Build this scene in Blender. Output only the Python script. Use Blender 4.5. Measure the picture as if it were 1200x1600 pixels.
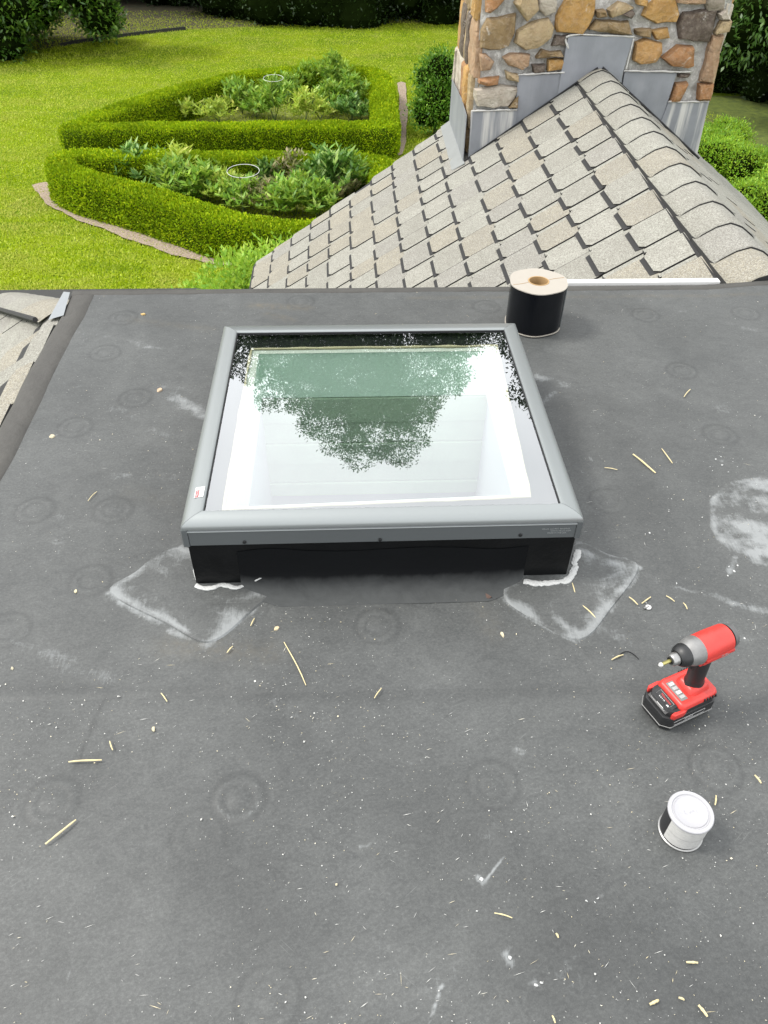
import bpy, bmesh, math, random
import numpy as np
from mathutils import Vector, Matrix, noise
random.seed(7); rng = np.random.default_rng(7)
rad = math.radians
sc = bpy.context.scene
for o in list(bpy.data.objects): bpy.data.objects.remove(o)
COL = sc.collection

# ------------------------------------------------------------------ camera
CAM = np.array([-0.07324, -1.67286, 1.33640]); YAW, PITCH, ROLL, FPX = 0.058246, 0.734145, 0.018034, 1209.57
fw = np.array([math.sin(YAW)*math.cos(PITCH), math.cos(YAW)*math.cos(PITCH), -math.sin(PITCH)])
r0 = np.array([math.cos(YAW), -math.sin(YAW), 0.0]); u0_ = np.cross(r0, fw)
rt = r0*math.cos(ROLL)+u0_*math.sin(ROLL); up = -r0*math.sin(ROLL)+u0_*math.cos(ROLL)
cam = bpy.data.cameras.new('camera'); camo = bpy.data.objects.new('camera', cam); COL.objects.link(camo)
M = Matrix(((rt[0], up[0], -fw[0], CAM[0]), (rt[1], up[1], -fw[1], CAM[1]), (rt[2], up[2], -fw[2], CAM[2]), (0, 0, 0, 1)))
camo.matrix_world = M
cam.sensor_fit = 'VERTICAL'; cam.sensor_height = 24.0; cam.lens = FPX/1600*24.0
cam.clip_start = 0.05; cam.clip_end = 2000
sc.camera = camo

# ------------------------------------------------------------------ sky, sun, exposure
SUN_EL, SUN_AZ = 52.0, -82.0          # azimuth clockwise from +Y
w = bpy.data.worlds.new('World'); sc.world = w; w.use_nodes = True
nt = w.node_tree; nt.nodes.clear()
wo = nt.nodes.new('ShaderNodeOutputWorld'); bg = nt.nodes.new('ShaderNodeBackground')
sky = nt.nodes.new('ShaderNodeTexSky'); sky.sky_type = 'NISHITA'; sky.sun_disc = False
sky.sun_elevation = rad(SUN_EL); sky.sun_rotation = rad(SUN_AZ); sky.air_density = 1.0; sky.dust_density = 4.0; sky.ozone_density = 1.0
tc = nt.nodes.new('ShaderNodeTexCoord'); nz = nt.nodes.new('ShaderNodeTexNoise'); nz.inputs['Scale'].default_value = 2.2
nz.inputs['Detail'].default_value = 6; nz.inputs['Roughness'].default_value = .55
cr = nt.nodes.new('ShaderNodeValToRGB'); cr.color_ramp.elements[0].position = .3; cr.color_ramp.elements[0].color = (7.8, 7.9, 8.0, 1)
cr.color_ramp.elements[1].position = .7; cr.color_ramp.elements[1].color = (10.5, 10.5, 10.5, 1)
mx = nt.nodes.new('ShaderNodeMix'); mx.data_type = 'RGBA'; mx.inputs['Factor'].default_value = .86
nt.links.new(tc.outputs['Generated'], nz.inputs['Vector']); nt.links.new(nz.outputs['Fac'], cr.inputs['Fac'])
nt.links.new(sky.outputs['Color'], mx.inputs['A']); nt.links.new(cr.outputs['Color'], mx.inputs['B'])
nt.links.new(mx.outputs['Result'], bg.inputs['Color']); bg.inputs['Strength'].default_value = .15
nt.links.new(bg.outputs['Background'], wo.inputs['Surface'])
sl = bpy.data.lights.new('sun', 'SUN'); sl.energy = 2.0; sl.angle = rad(14); sl.color = (1, .96, .9)
so = bpy.data.objects.new('sun', sl); COL.objects.link(so)
sd = Vector((math.sin(rad(SUN_AZ))*math.cos(rad(SUN_EL)), math.cos(rad(SUN_AZ))*math.cos(rad(SUN_EL)), math.sin(rad(SUN_EL))))
so.rotation_euler = sd.to_track_quat('Z', 'Y').to_euler(); so.location = (-6, -4, 12)
sc.view_settings.view_transform = 'Standard'; sc.view_settings.look = 'None'; sc.view_settings.gamma = 1
sc.view_settings.use_curve_mapping = False; sc.view_settings.exposure = 0.90
sc.render.engine = 'CYCLES'
sc.cycles.max_bounces = 8; sc.cycles.transparent_max_bounces = 12

# ------------------------------------------------------------------ measuring helpers: a sight line of the survey photo meets a real plane
def ray(px, py): return fw+rt*(px-600)/FPX-up*(py-800)/FPX
def at(px, py, z=0.0):
    d = ray(px, py); return CAM+d*((z-CAM[2])/d[2])
def aty(px, py, y):
    d = ray(px, py); return CAM+d*((y-CAM[1])/d[1])

# ------------------------------------------------------------------ object helpers
def tag(o, label=None, cat=None, group=None, kind=None):
    if label: o['label'] = label
    if cat: o['category'] = cat
    if group: o['group'] = group
    if kind: o['kind'] = kind
    return o
def link(name, data, parent=None, loc=None, rot=None):
    o = bpy.data.objects.new(name, data); COL.objects.link(o)
    if parent: o.parent = parent
    if loc is not None: o.location = loc
    if rot is not None: o.rotation_euler = rot
    return o
def thing(name, label, cat, loc=(0, 0, 0), rz=0, group=None):
    o = link(name, None, None, loc, (0, 0, rz)); o.empty_display_size = .05
    return tag(o, label, cat, group)
def mesh_np(name, V, F, mats=(), smooth=False):
    """V (n,3) ; F (m,k) array, all faces with k corners"""
    V = np.asarray(V, np.float32); F = np.asarray(F, np.int32)
    me = bpy.data.meshes.new(name); k = F.shape[1]
    me.vertices.add(len(V)); me.vertices.foreach_set('co', V.ravel())
    me.loops.add(F.size); me.loops.foreach_set('vertex_index', F.ravel())
    me.polygons.add(len(F)); me.polygons.foreach_set('loop_start', np.arange(0, F.size, k, dtype=np.int32))
    if smooth: me.polygons.foreach_set('use_smooth', np.ones(len(F), bool))
    me.update(calc_edges=True)
    for m in mats: me.materials.append(m)
    return me
def mesh_py(name, V, F, mats=(), smooth=False):
    me = bpy.data.meshes.new(name); me.from_pydata([tuple(map(float, v)) for v in V], [], F); me.update()
    for m in mats: me.materials.append(m)
    if smooth:
        for p in me.polygons: p.use_smooth = True
    return me
def bm_mesh(name, bm, mats=(), smooth=False, recalc=True):
    if recalc: bmesh.ops.recalc_face_normals(bm, faces=bm.faces)
    me = bpy.data.meshes.new(name); bm.to_mesh(me); bm.free()
    for m in mats: me.materials.append(m)
    if smooth:
        for p in me.polygons: p.use_smooth = True
    return me
def autosmooth(o, ang=35):
    me = o.data
    for p in me.polygons: p.use_smooth = True
    try: me.set_sharp_from_angle(angle=rad(ang))
    except Exception: pass
    return o
def bx(bm, x0, x1, y0, y1, z0, z1, bev=0, seg=2, mat=None):
    g = bmesh.ops.create_cube(bm, size=1)
    for v in g['verts']:
        v.co = Vector(((x0+x1)/2+v.co.x*(x1-x0), (y0+y1)/2+v.co.y*(y1-y0), (z0+z1)/2+v.co.z*(z1-z0)))
    if bev:
        es = set(e for v in g['verts'] for e in v.link_edges)
        r = bmesh.ops.bevel(bm, geom=list(es), offset=bev, segments=seg, profile=.6, affect='EDGES'); vs = r['verts']
    else: vs = g['verts']
    if mat is not None:
        for v in vs: v.co = mat @ v.co
    return vs
def lathe(bm, prof, n=48, mat=None, cap0=False, cap1=False):
    rings = []
    for r, z in prof:
        rings.append([bm.verts.new((r*math.cos(2*math.pi*i/n), r*math.sin(2*math.pi*i/n), z)) for i in range(n)])
    for a, b in zip(rings, rings[1:]):
        for i in range(n): bm.faces.new((a[i], a[(i+1) % n], b[(i+1) % n], b[i]))
    if cap0: bm.faces.new(list(reversed(rings[0])))
    if cap1: bm.faces.new(rings[-1])
    if mat is not None:
        for rg in rings:
            for v in rg: v.co = mat @ v.co
def tube(bm, pts, r, n=6, closed=False):
    pts = [Vector(p) for p in pts]; rings = []
    for i, p in enumerate(pts):
        if closed: t = pts[(i+1) % len(pts)]-pts[i-1]
        else: t = pts[min(i+1, len(pts)-1)]-pts[max(i-1, 0)]
        t.normalize(); a = t.orthogonal().normalized() if abs(t.z) > .95 else t.cross(Vector((0, 0, 1))).normalized()
        b = t.cross(a); rr = r[i] if isinstance(r, (list, tuple)) else r
        rings.append([bm.verts.new(p+a*math.cos(2*math.pi*k/n)*rr+b*math.sin(2*math.pi*k/n)*rr) for k in range(n)])
    m = len(rings)
    for i in range(m if closed else m-1):
        A, B = rings[i], rings[(i+1) % m]
        for k in range(n): bm.faces.new((A[k], A[(k+1) % n], B[(k+1) % n], B[k]))
    if not closed: bm.faces.new(list(reversed(rings[0]))); bm.faces.new(rings[-1])

# ------------------------------------------------------------------ material helpers
class NT:
    def __init__(s, name):
        s.m = bpy.data.materials.new(name); s.m.use_nodes = True; s.t = s.m.node_tree; s.t.nodes.clear()
        s.out = s.t.nodes.new('ShaderNodeOutputMaterial')
    def n(s, typ, **kw):
        nd = s.t.nodes.new('ShaderNode'+typ)
        for k, v in kw.items():
            if hasattr(nd, k) and k not in nd.inputs: setattr(nd, k, v)
            else: s.set(nd.inputs[k.replace('_', ' ') if k.replace('_', ' ') in nd.inputs else k], v)
        return nd
    def set(s, sock, v):
        if isinstance(v, bpy.types.NodeSocket): s.t.links.new(v, sock)
        elif isinstance(v, bpy.types.Node): s.t.links.new(v.outputs[0], sock)
        else: sock.default_value = v
    def obj(s): return s.n('TexCoord').outputs['Object']
    def pos(s): return s.n('NewGeometry').outputs['Position']
    def mapping(s, v, scale=(1, 1, 1), rot=(0, 0, 0), loc=(0, 0, 0)):
        return s.n('Mapping', Vector=v, Scale=scale, Rotation=rot, Location=loc).outputs[0]
    def noise(s, v, scale, detail=4, rough=.55, dist=0.0):
        return s.n('TexNoise', Vector=v, Scale=scale, Detail=detail, Roughness=rough, Distortion=dist).outputs['Fac']
    def ramp(s, f, stops, interp='LINEAR'):
        r = s.n('ValToRGB', Fac=f); cr = r.color_ramp; cr.interpolation = interp
        while len(cr.elements) < len(stops): cr.elements.new(.5)
        for e, (p, c) in zip(cr.elements, stops):
            e.position = p; e.color = (c, c, c, 1) if isinstance(c, (int, float)) else (*c, 1)
        return r.outputs['Color']
    def mix(s, f, a, b, mode='MIX'):
        m = s.n('Mix', data_type='RGBA', blend_type=mode); s.set(m.inputs['Factor'], f)
        for k, v in (('A', a), ('B', b)):
            if isinstance(v, tuple) and len(v) == 3: v = (*v, 1)
            s.set(m.inputs[k], v)
        return m.outputs['Result']
    def math(s, op, a, b=0.0, c=0.0, clamp=False):
        m = s.n('Math', operation=op); m.use_clamp = clamp; s.set(m.inputs[0], a); s.set(m.inputs[1], b); s.set(m.inputs[2], c); return m.outputs[0]
    def bump(s, h, strength=.3, dist=.01): return s.n('Bump', Height=h, Strength=strength, Distance=dist).outputs[0]
    def bsdf(s, **kw):
        p = s.n('BsdfPrincipled')
        for k, v in kw.items():
            k = k.replace('_', ' ')
            if isinstance(v, tuple) and len(v) == 3: v = (*v, 1)
            s.set(p.inputs[k], v)
        return p
    def done(s, sh): s.t.links.new(sh.outputs[0] if isinstance(sh, bpy.types.Node) else sh, s.out.inputs['Surface']); return s.m
def simple(name, col, rough=.6, metal=0.0, var=.12, scale=60, bump=.15, bdist=.001, spec=.5):
    col = tuple(x*.70 for x in col)
    n = NT(name); v = n.obj(); a = n.noise(v, scale, 5); c = n.mix(a, tuple(x*(1-var) for x in col), tuple(min(1, x*(1+var)) for x in col))
    return n.done(n.bsdf(Base_Color=c, Roughness=n.math('MULTIPLY_ADD', a, .2, rough-.1), Metallic=metal, Specular_IOR_Level=spec, Normal=n.bump(n.noise(v, scale*3, 4), bump, bdist)))

def m_membrane():
    n = NT('epdm_membrane'); p = n.pos()
    a1 = n.noise(p, 1.6, 5, .6); a2 = n.noise(p, 11, 8, .72, .8); a3 = n.noise(n.mapping(p, (60, 230, 60), (0, 0, .15)), 1, 5, .7); a4 = n.noise(p, 420, 3, .6)
    base = n.ramp(a1, [(.3, (.098, .102, .102)), (.7, (.130, .134, .132))])
    base = n.mix(.5, base, n.ramp(a2, [(.3, (.078, .082, .082)), (.5, (.112, .116, .115)), (.75, (.165, .17, .166))]))
    base = n.mix(n.ramp(a3, [(.55, 0.0), (.8, .32)]), base, (.21, .215, .21))
    base = n.mix(n.ramp(a4, [(.35, .35), (.6, 0.0)]), base, (.06, .062, .062))
    a5 = n.noise(n.mapping(p, (34, 55, 1), (0, 0, .5)), 1, 7, .75, 1.0); base = n.mix(n.ramp(a5, [(.42, 0.0), (.72, .26)]), base, (.225, .23, .225)); base = n.mix(n.ramp(a5, [(.28, .22), (.47, 0.0)]), base, (.062, .065, .066))
    a6 = n.noise(n.mapping(p, (150, 190, 1), (0, 0, -.4)), 1, 5, .8); base = n.mix(n.ramp(a6, [(.5, 0.0), (.74, .5)]), base, (.24, .245, .24)); base = n.mix(n.ramp(a6, [(.26, .5), (.5, 0.0)]), base, (.055, .058, .058))
    # scuffed fine scratches in two directions
    for rot, sc_, th in ((.9, (500, 14, 1), .70), (2.3, (420, 10, 1), .72), (1.55, (300, 9, 1), .72)):
        s_ = n.noise(n.mapping(n.mapping(p, (1, 1, 1), (0, 0, rot)), sc_), 1, 3, .5); g = n.noise(p, 5+rot, 2)
        f = n.math('MULTIPLY', n.ramp(s_, [(th-.04, 0.0), (th+.04, .55)]), n.ramp(g, [(.5, 0.0), (.66, 1.0)]))
        base = n.mix(f, base, (.30, .305, .30))
    # darker areas, painted shade among them / paler cloudy areas from the mesh
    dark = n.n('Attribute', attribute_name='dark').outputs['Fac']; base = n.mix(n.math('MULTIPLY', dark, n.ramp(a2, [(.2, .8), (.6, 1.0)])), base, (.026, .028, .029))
    tan = n.n('Attribute', attribute_name='tan').outputs['Fac']
    tn = n.noise(p, 45, 5, .7); base = n.mix(n.math('MULTIPLY', tan, n.ramp(tn, [(.35, 0.0), (.7, 1.0)])), base, (.17, .15, .115))
    ch = n.n('Attribute', attribute_name='chalk').outputs['Fac']
    cn = n.noise(n.mapping(p, (38, 60, 40), (0, 0, .6)), 1, 8, .72, 1.2); cn2 = n.noise(n.mapping(p, (160, 28, 40), (0, 0, -.7)), 1, 6, .7, .8)
    cc = n.math('ADD', n.math('MULTIPLY', cn, .6), n.math('MULTIPLY', cn2, .5))
    thr = n.math('SUBTRACT', n.math('ADD', n.math('MULTIPLY', ch, .62), cc), .77)
    f = n.math('MULTIPLY', thr, 3.0, clamp=True); f = n.math('MULTIPLY', f, n.math('MINIMUM', n.math('MULTIPLY', ch, 2.5), 1.0))
    base = n.mix(n.math('MULTIPLY', f, .62), base, (.50, .52, .53))
    soft = n.math('MULTIPLY', ch, .10); base = n.mix(soft, base, (.3, .3, .29))
    # dust specks
    vo = n.n('TexVoronoi', Vector=n.mapping(p, (95, 95, 95)), Scale=1.0, feature='F1'); vo.inputs['Randomness'].default_value = 1
    d = vo.outputs['Distance']; h = n.n('SeparateColor', Color=vo.outputs['Color'])
    sp = n.math('MULTIPLY', n.ramp(d, [(.07, 1.0), (.13, 0.0)]), n.math('GREATER_THAN', h.outputs[0], .80))
    base = n.mix(n.math('MULTIPLY', sp, .7), base, (.5, .5, .47))
    base = n.mix(1.0, base, n.ramp(n.noise(p, 2.6, 6, .6), [(.3, (.41, .42, .418)), (.7, (.61, .62, .615))]), 'MULTIPLY')
    rgh = n.math('MULTIPLY_ADD', a2, .25, .42)
    hgt = n.math('ADD', n.math('MULTIPLY', a4, .4), n.math('ADD', n.math('MULTIPLY', a2, 1.4), n.math('MULTIPLY', f, .6)))
    return n.done(n.bsdf(Base_Color=base, Roughness=rgh, Specular_IOR_Level=.35, Normal=n.bump(hgt, .35, .0012)))
def m_shingle(name='shingle_granules', tint=1.0):
    n = NT(name); r = n.n('ObjectInfo').outputs['Random']; p = n.pos()
    c = n.ramp(r, [(0.0, (.275, .275, .245)), (.22, (.315, .32, .285)), (.42, (.265, .262, .245)), (.60, (.335, .335, .30)), (.76, (.302, .275, .213)), (.90, (.285, .262, .208)), (1.0, (.28, .27, .25))], 'CONSTANT')
    g = n.noise(p, 170, 4, .8); sp = n.n('TexVoronoi', Vector=p, Scale=190.0).outputs['Color']
    sv = n.n('SeparateColor', Color=sp).outputs[0]
    c = n.mix(n.math('MULTIPLY', sv, .8), c, (.15, .14, .12)); c = n.mix(n.ramp(g, [(.45, 0.0), (.68, .8)]), c, (.56, .55, .51))
    l = n.noise(p, 9, 4); c = n.mix(n.ramp(l, [(.35, .25), (.6, 0.0)]), c, (.21, .20, .18)); c = n.mix(1.0, c, (.70, .70, .685), 'MULTIPLY')
    if tint != 1: c = n.mix(1.0, c, (tint,)*3, 'MULTIPLY')
    return n.done(n.bsdf(Base_Color=c, Roughness=.92, Specular_IOR_Level=.2, Normal=n.bump(n.math('ADD', sv, g), .5, .0012)))
def m_stone():
    n = NT('fieldstone'); p = n.pos(); col = n.n('ObjectInfo').outputs['Color']
    a = n.noise(p, 9, 7, .65, .6); b = n.noise(p, 38, 6, .7); d = n.noise(n.mapping(p, (5, 5, 24), (0, .5, 0)), 1, 5, .6)
    c = n.mix(n.ramp(a, [(.35, 0.0), (.65, .75)]), col, n.mix(1.0, col, (.62, .55, .5), 'MULTIPLY'))
    c = n.mix(n.ramp(b, [(.45, 0.0), (.75, .55)]), c, n.mix(.5, col, (.62, .56, .46)))
    c = n.mix(n.ramp(d, [(.58, 0.0), (.7, .35)]), c, (.16, .11, .07))
    w_ = n.noise(p, 16, 8, .75, 1.0); c = n.mix(n.ramp(w_, [(.60, 0.0), (.68, .6)]), c, (.72, .70, .66)); c = n.mix(n.ramp(n.noise(p, 22, 7, .8, 1.5), [(.32, .6), (.44, 0.0)]), c, (.07, .055, .04))
    c = n.mix(1.0, c, (.80, .78, .76), 'MULTIPLY')
    return n.done(n.bsdf(Base_Color=c, Roughness=.85, Normal=n.bump(n.math('ADD', a, n.math('MULTIPLY', b, .6)), 1.0, .035)))
def m_mortar():
    n = NT('mortar'); p = n.pos(); a = n.noise(p, 14, 8, .7, .8); b = n.noise(p, 120, 4, .7)
    c = n.ramp(a, [(.3, (.30, .29, .265)), (.48, (.45, .44, .41)), (.6, (.66, .65, .62)), (.72, (.9, .9, .88))])
    c = n.mix(n.ramp(b, [(.4, .35), (.6, 0.0)]), c, (.2, .19, .17)); c = n.mix(1.0, c, (.92, .92, .92), 'MULTIPLY')
    return n.done(n.bsdf(Base_Color=c, Roughness=.93, Normal=n.bump(n.math('ADD', a, n.math('MULTIPLY', b, .35)), .9, .02)))
def m_lead(streak=0.0):
    n = NT('lead_flashing' if not streak else 'streaked_lead_flashing'); p = n.pos(); a = n.noise(n.mapping(p, (7, 7, 2.5)), 1, 7, .65); b = n.noise(p, 7, 5)
    c = n.ramp(a, [(.25, (.185, .194, .215)), (.75, (.245, .256, .28))]); c = n.mix(n.ramp(b, [(.4, .3), (.6, 0.0)]), c, (.13, .138, .155))
    s_ = n.noise(n.mapping(p, (15, 15, .7), loc=(3, 0, 0)), 1, 5, .65); k = n.ramp(s_, [(.52-.06*streak, 0.0), (.60, .25+.6*streak)])
    c = n.mix(k if streak else n.math('MULTIPLY', k, .12), c, (.52, .51, .49))
    return n.done(n.bsdf(Base_Color=c, Roughness=.6, Metallic=.15, Normal=n.bump(a, .25, .002)))
def m_leaf(name, c1, c2, c3=None, trans=.25, rough=.45):
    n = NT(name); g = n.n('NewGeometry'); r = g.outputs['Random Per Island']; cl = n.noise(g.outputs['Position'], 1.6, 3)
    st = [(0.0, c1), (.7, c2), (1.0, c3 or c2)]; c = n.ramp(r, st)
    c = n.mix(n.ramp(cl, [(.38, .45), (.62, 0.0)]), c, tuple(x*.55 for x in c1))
    b = n.bsdf(Base_Color=c, Roughness=rough, Specular_IOR_Level=.35 if rough < .5 else .12)
    t = n.n('BsdfTranslucent', Color=n.mix(.5, c, (.5, .6, .08), 'MIX') if trans > .3 else c)
    m = n.n('MixShader', Fac=trans); n.t.links.new(b.outputs[0], m.inputs[1]); n.t.links.new(t.outputs[0], m.inputs[2])
    return n.done(m)
def m_lawn():
    n = NT('lawn_ground'); p = n.pos(); a = n.noise(p, .55, 5, .6); b = n.noise(n.mapping(p, (3.5, 1.6, 1), (0, 0, .4)), 1, 5, .65); c_ = n.noise(p, 26, 4, .7)
    c = n.ramp(a, [(.32, (.085, .145, .003)), (.5, (.13, .195, .004)), (.7, (.19, .235, .008))])
    c = n.mix(n.ramp(b, [(.5, 0.0), (.72, .6)]), c, (.24, .25, .06)); c = n.mix(n.ramp(c_, [(.35, .5), (.6, 0.0)]), c, (.04, .085, .004))
    return n.done(n.bsdf(Base_Color=c, Roughness=.95, Specular_IOR_Level=.1, Normal=n.bump(c_, .6, .03)))
def m_soil(name, c1, c2, sc_=14):
    n = NT(name); p = n.pos(); a = n.noise(p, sc_, 7, .75); c = n.ramp(a, [(.35, c1), (.65, c2)])
    return n.done(n.bsdf(Base_Color=c, Roughness=.95, Normal=n.bump(a, .9, .03)))
def m_glass():
    n = NT('tinted_double_glazing')
    tr = n.n('BsdfTransparent', Color=(.94, 1.0, .96, 1)); gl = n.n('BsdfGlossy', Color=(.97, .99, 1, 1), Roughness=.0)
    fr = n.n('Fresnel', IOR=n.math('MULTIPLY_ADD', n.n('NewGeometry').outputs['Backfacing'], 1/1.5-1.5, 1.5)).outputs[0]   # same pane from either side
    # four coated surfaces of a double pane reflect about four times as much as one
    f = n.math('MULTIPLY_ADD', fr, 2.9, .14, clamp=True)
    m = n.n('MixShader', Fac=f); n.t.links.new(tr.outputs[0], m.inputs[1]); n.t.links.new(gl.outputs[0], m.inputs[2])
    return n.done(m)
MEM = m_membrane(); SH = m_shingle(); STONE = m_stone(); MORT = m_mortar(); LEAD = m_lead(); LEADS = m_lead(1.0)
ASPH = simple('shingle_edge_asphalt', (.03, .03, .031), .95, var=.5, scale=300, bump=.5)
FRAME = simple('grey_aluminium', (.325, .35, .35), .38, .55, .03, 400, .03, .0004)
FRAMED = simple('grey_aluminium_apron', (.15, .165, .17), .45, .4, .04, 400, .04, .0004)
RUB = simple('black_rubber', (.012, .013, .014), .5, var=.4, scale=90, spec=.3)
BLK = simple('black_curb_flashing', (.005, .0055, .006), .38, var=.5, scale=25, bump=.4, bdist=.003, spec=.18)
CM_ = NT('graded_curb_rubber'); _p = CM_.pos(); _z = CM_.n('SeparateXYZ', Vector=_p); _n = CM_.noise(_p, 26, 6, .65, .5)
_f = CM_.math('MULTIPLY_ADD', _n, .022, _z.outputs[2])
CMEM = CM_.done(CM_.bsdf(Base_Color=CM_.mix(CM_.ramp(_f, [(.012, 1.0), (.046, 0.0)]), (.005, .0055, .006), (.055, .058, .058)), Roughness=.8, Specular_IOR_Level=.05, Normal=CM_.bump(_n, .4, .003)))  # black higher up, fading to grey towards the foot
WHT = simple('white_paint', (.78, .78, .76), .5, var=.03)
CAULK = simple('white_sealant', (.55, .56, .55), .8, var=.25, scale=70, bump=.8, bdist=.004)
RED = simple('red_plastic', (.58, .035, .025), .42, var=.08, scale=120, bump=.1)
STEEL = simple('dull_steel', (.42, .42, .41), .38, .85, .15, 180)
GLASS = m_glass()
SOIL = m_soil('bed_soil', (.06, .075, .015), (.22, .25, .04)); MULCH = m_soil('wood_mulch', (.16, .12, .085), (.40, .32, .25), 30)
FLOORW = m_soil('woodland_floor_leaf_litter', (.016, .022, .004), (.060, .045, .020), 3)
LAWN = m_lawn()

# ==================================================================  GROUND
G = -4.0
ln = mesh_py('lawn', [(-400, -60, G), (400, -60, G), (400, 700, G), (-400, 700, G)], [(0, 1, 2, 3)], (LAWN,))
tag(link('lawn', ln), kind='structure')
def sheet(name, pts, z, mat, kind='structure', parent=None):
    bm = bmesh.new(); bm.faces.new([bm.verts.new((p[0], p[1], z)) for p in pts]); bmesh.ops.triangulate(bm, faces=bm.faces)
    bmesh.ops.recalc_face_normals(bm, faces=bm.faces)
    for f in bm.faces:
        if f.normal.z < 0: f.normal_flip()
    o = link(name, bm_mesh(name, bm, (mat,), recalc=False), parent)
    if kind: o['kind'] = kind
    return o
def smooth_path(P, n=8, closed=False):
    P = [np.array(p, float) for p in P]; out = []; m = len(P)
    for i in range(m if closed else m-1):
        g = (lambda k: P[k % m]) if closed else (lambda k: P[min(max(k, 0), m-1)])
        a, b, c, d = g(i-1), g(i), g(i+1), g(i+2)
        for k in range(n):
            t = k/n; out.append(.5*((2*b)+(c-a)*t+(2*a-5*b+4*c-d)*t*t+(-a+3*b-3*c+d)*t**3))
    if not closed: out.append(P[-1])
    return np.array(out)
wf = [at(-40, 96, G), at(60, 78, G), at(130, 66, G), at(210, 55, G), at(290, 46, G), at(380, 42, G), at(470, 40, G)]
sheet('woodland_floor', [p[:2] for p in wf]+[(1.5, 29.2), (9, 30), (30, 30), (40, 60), (-60, 60), (-60, 22)], G+.006, FLOORW)
# black plastic edging between lawn and wood
bm = bmesh.new(); pth = smooth_path([at(95, 73, G), at(130, 66.5, G), at(210, 55.5, G), at(290, 46.5, G)], 6)
for a, b in zip(pth, pth[1:]):
    t = (b-a)/np.linalg.norm(b-a); s = np.array([-t[1], t[0], 0])*.02
    f = [bm.verts.new(Vector(v)) for v in (a-s, b-s, b+s, a+s)]; g = [bm.verts.new(v.co+Vector((0, 0, .09))) for v in f]
    bm.faces.new(g); [bm.faces.new((f[i], f[(i+1) % 4], g[(i+1) % 4], g[i])) for i in range(4)]
tag(link('lawn_edging', bm_mesh('lawn_edging', bm, (simple('edging_black', (.02, .02, .02)),))), 'thin black edging strip between lawn and woodland floor', 'edging')

# ==================================================================  FOLIAGE
def unit(v): return v/np.maximum(np.linalg.norm(v, axis=-1, keepdims=True), 1e-9)
def leaf_mesh(name, P, D, N, L, Wd, mat, fold=.15):
    n = len(P); D = unit(D); S = unit(np.cross(D, N)); Nn = np.cross(S, D)
    L = np.broadcast_to(L, n)[:, None]; Wd = np.broadcast_to(Wd, n)[:, None]
    V = np.stack([P, P+D*L*.45+S*Wd*.5+Nn*Wd*fold, P+D*L, P+D*L*.45-S*Wd*.5+Nn*Wd*fold], 1).reshape(-1, 3)
    return mesh_np(name, V, np.arange(4*n).reshape(-1, 4), (mat,))
def rdir(n): return unit(rng.normal(size=(n, 3)))
BOX1 = m_leaf('boxwood_leaf', (.155, .275, .003), (.28, .40, .004), (.50, .57, .012), .26, .7)
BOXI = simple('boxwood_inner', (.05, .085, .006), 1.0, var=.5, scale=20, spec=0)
def vfrac(P): 
    return np.array([noise.noise(Vector(p*.9)) for p in P])
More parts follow.
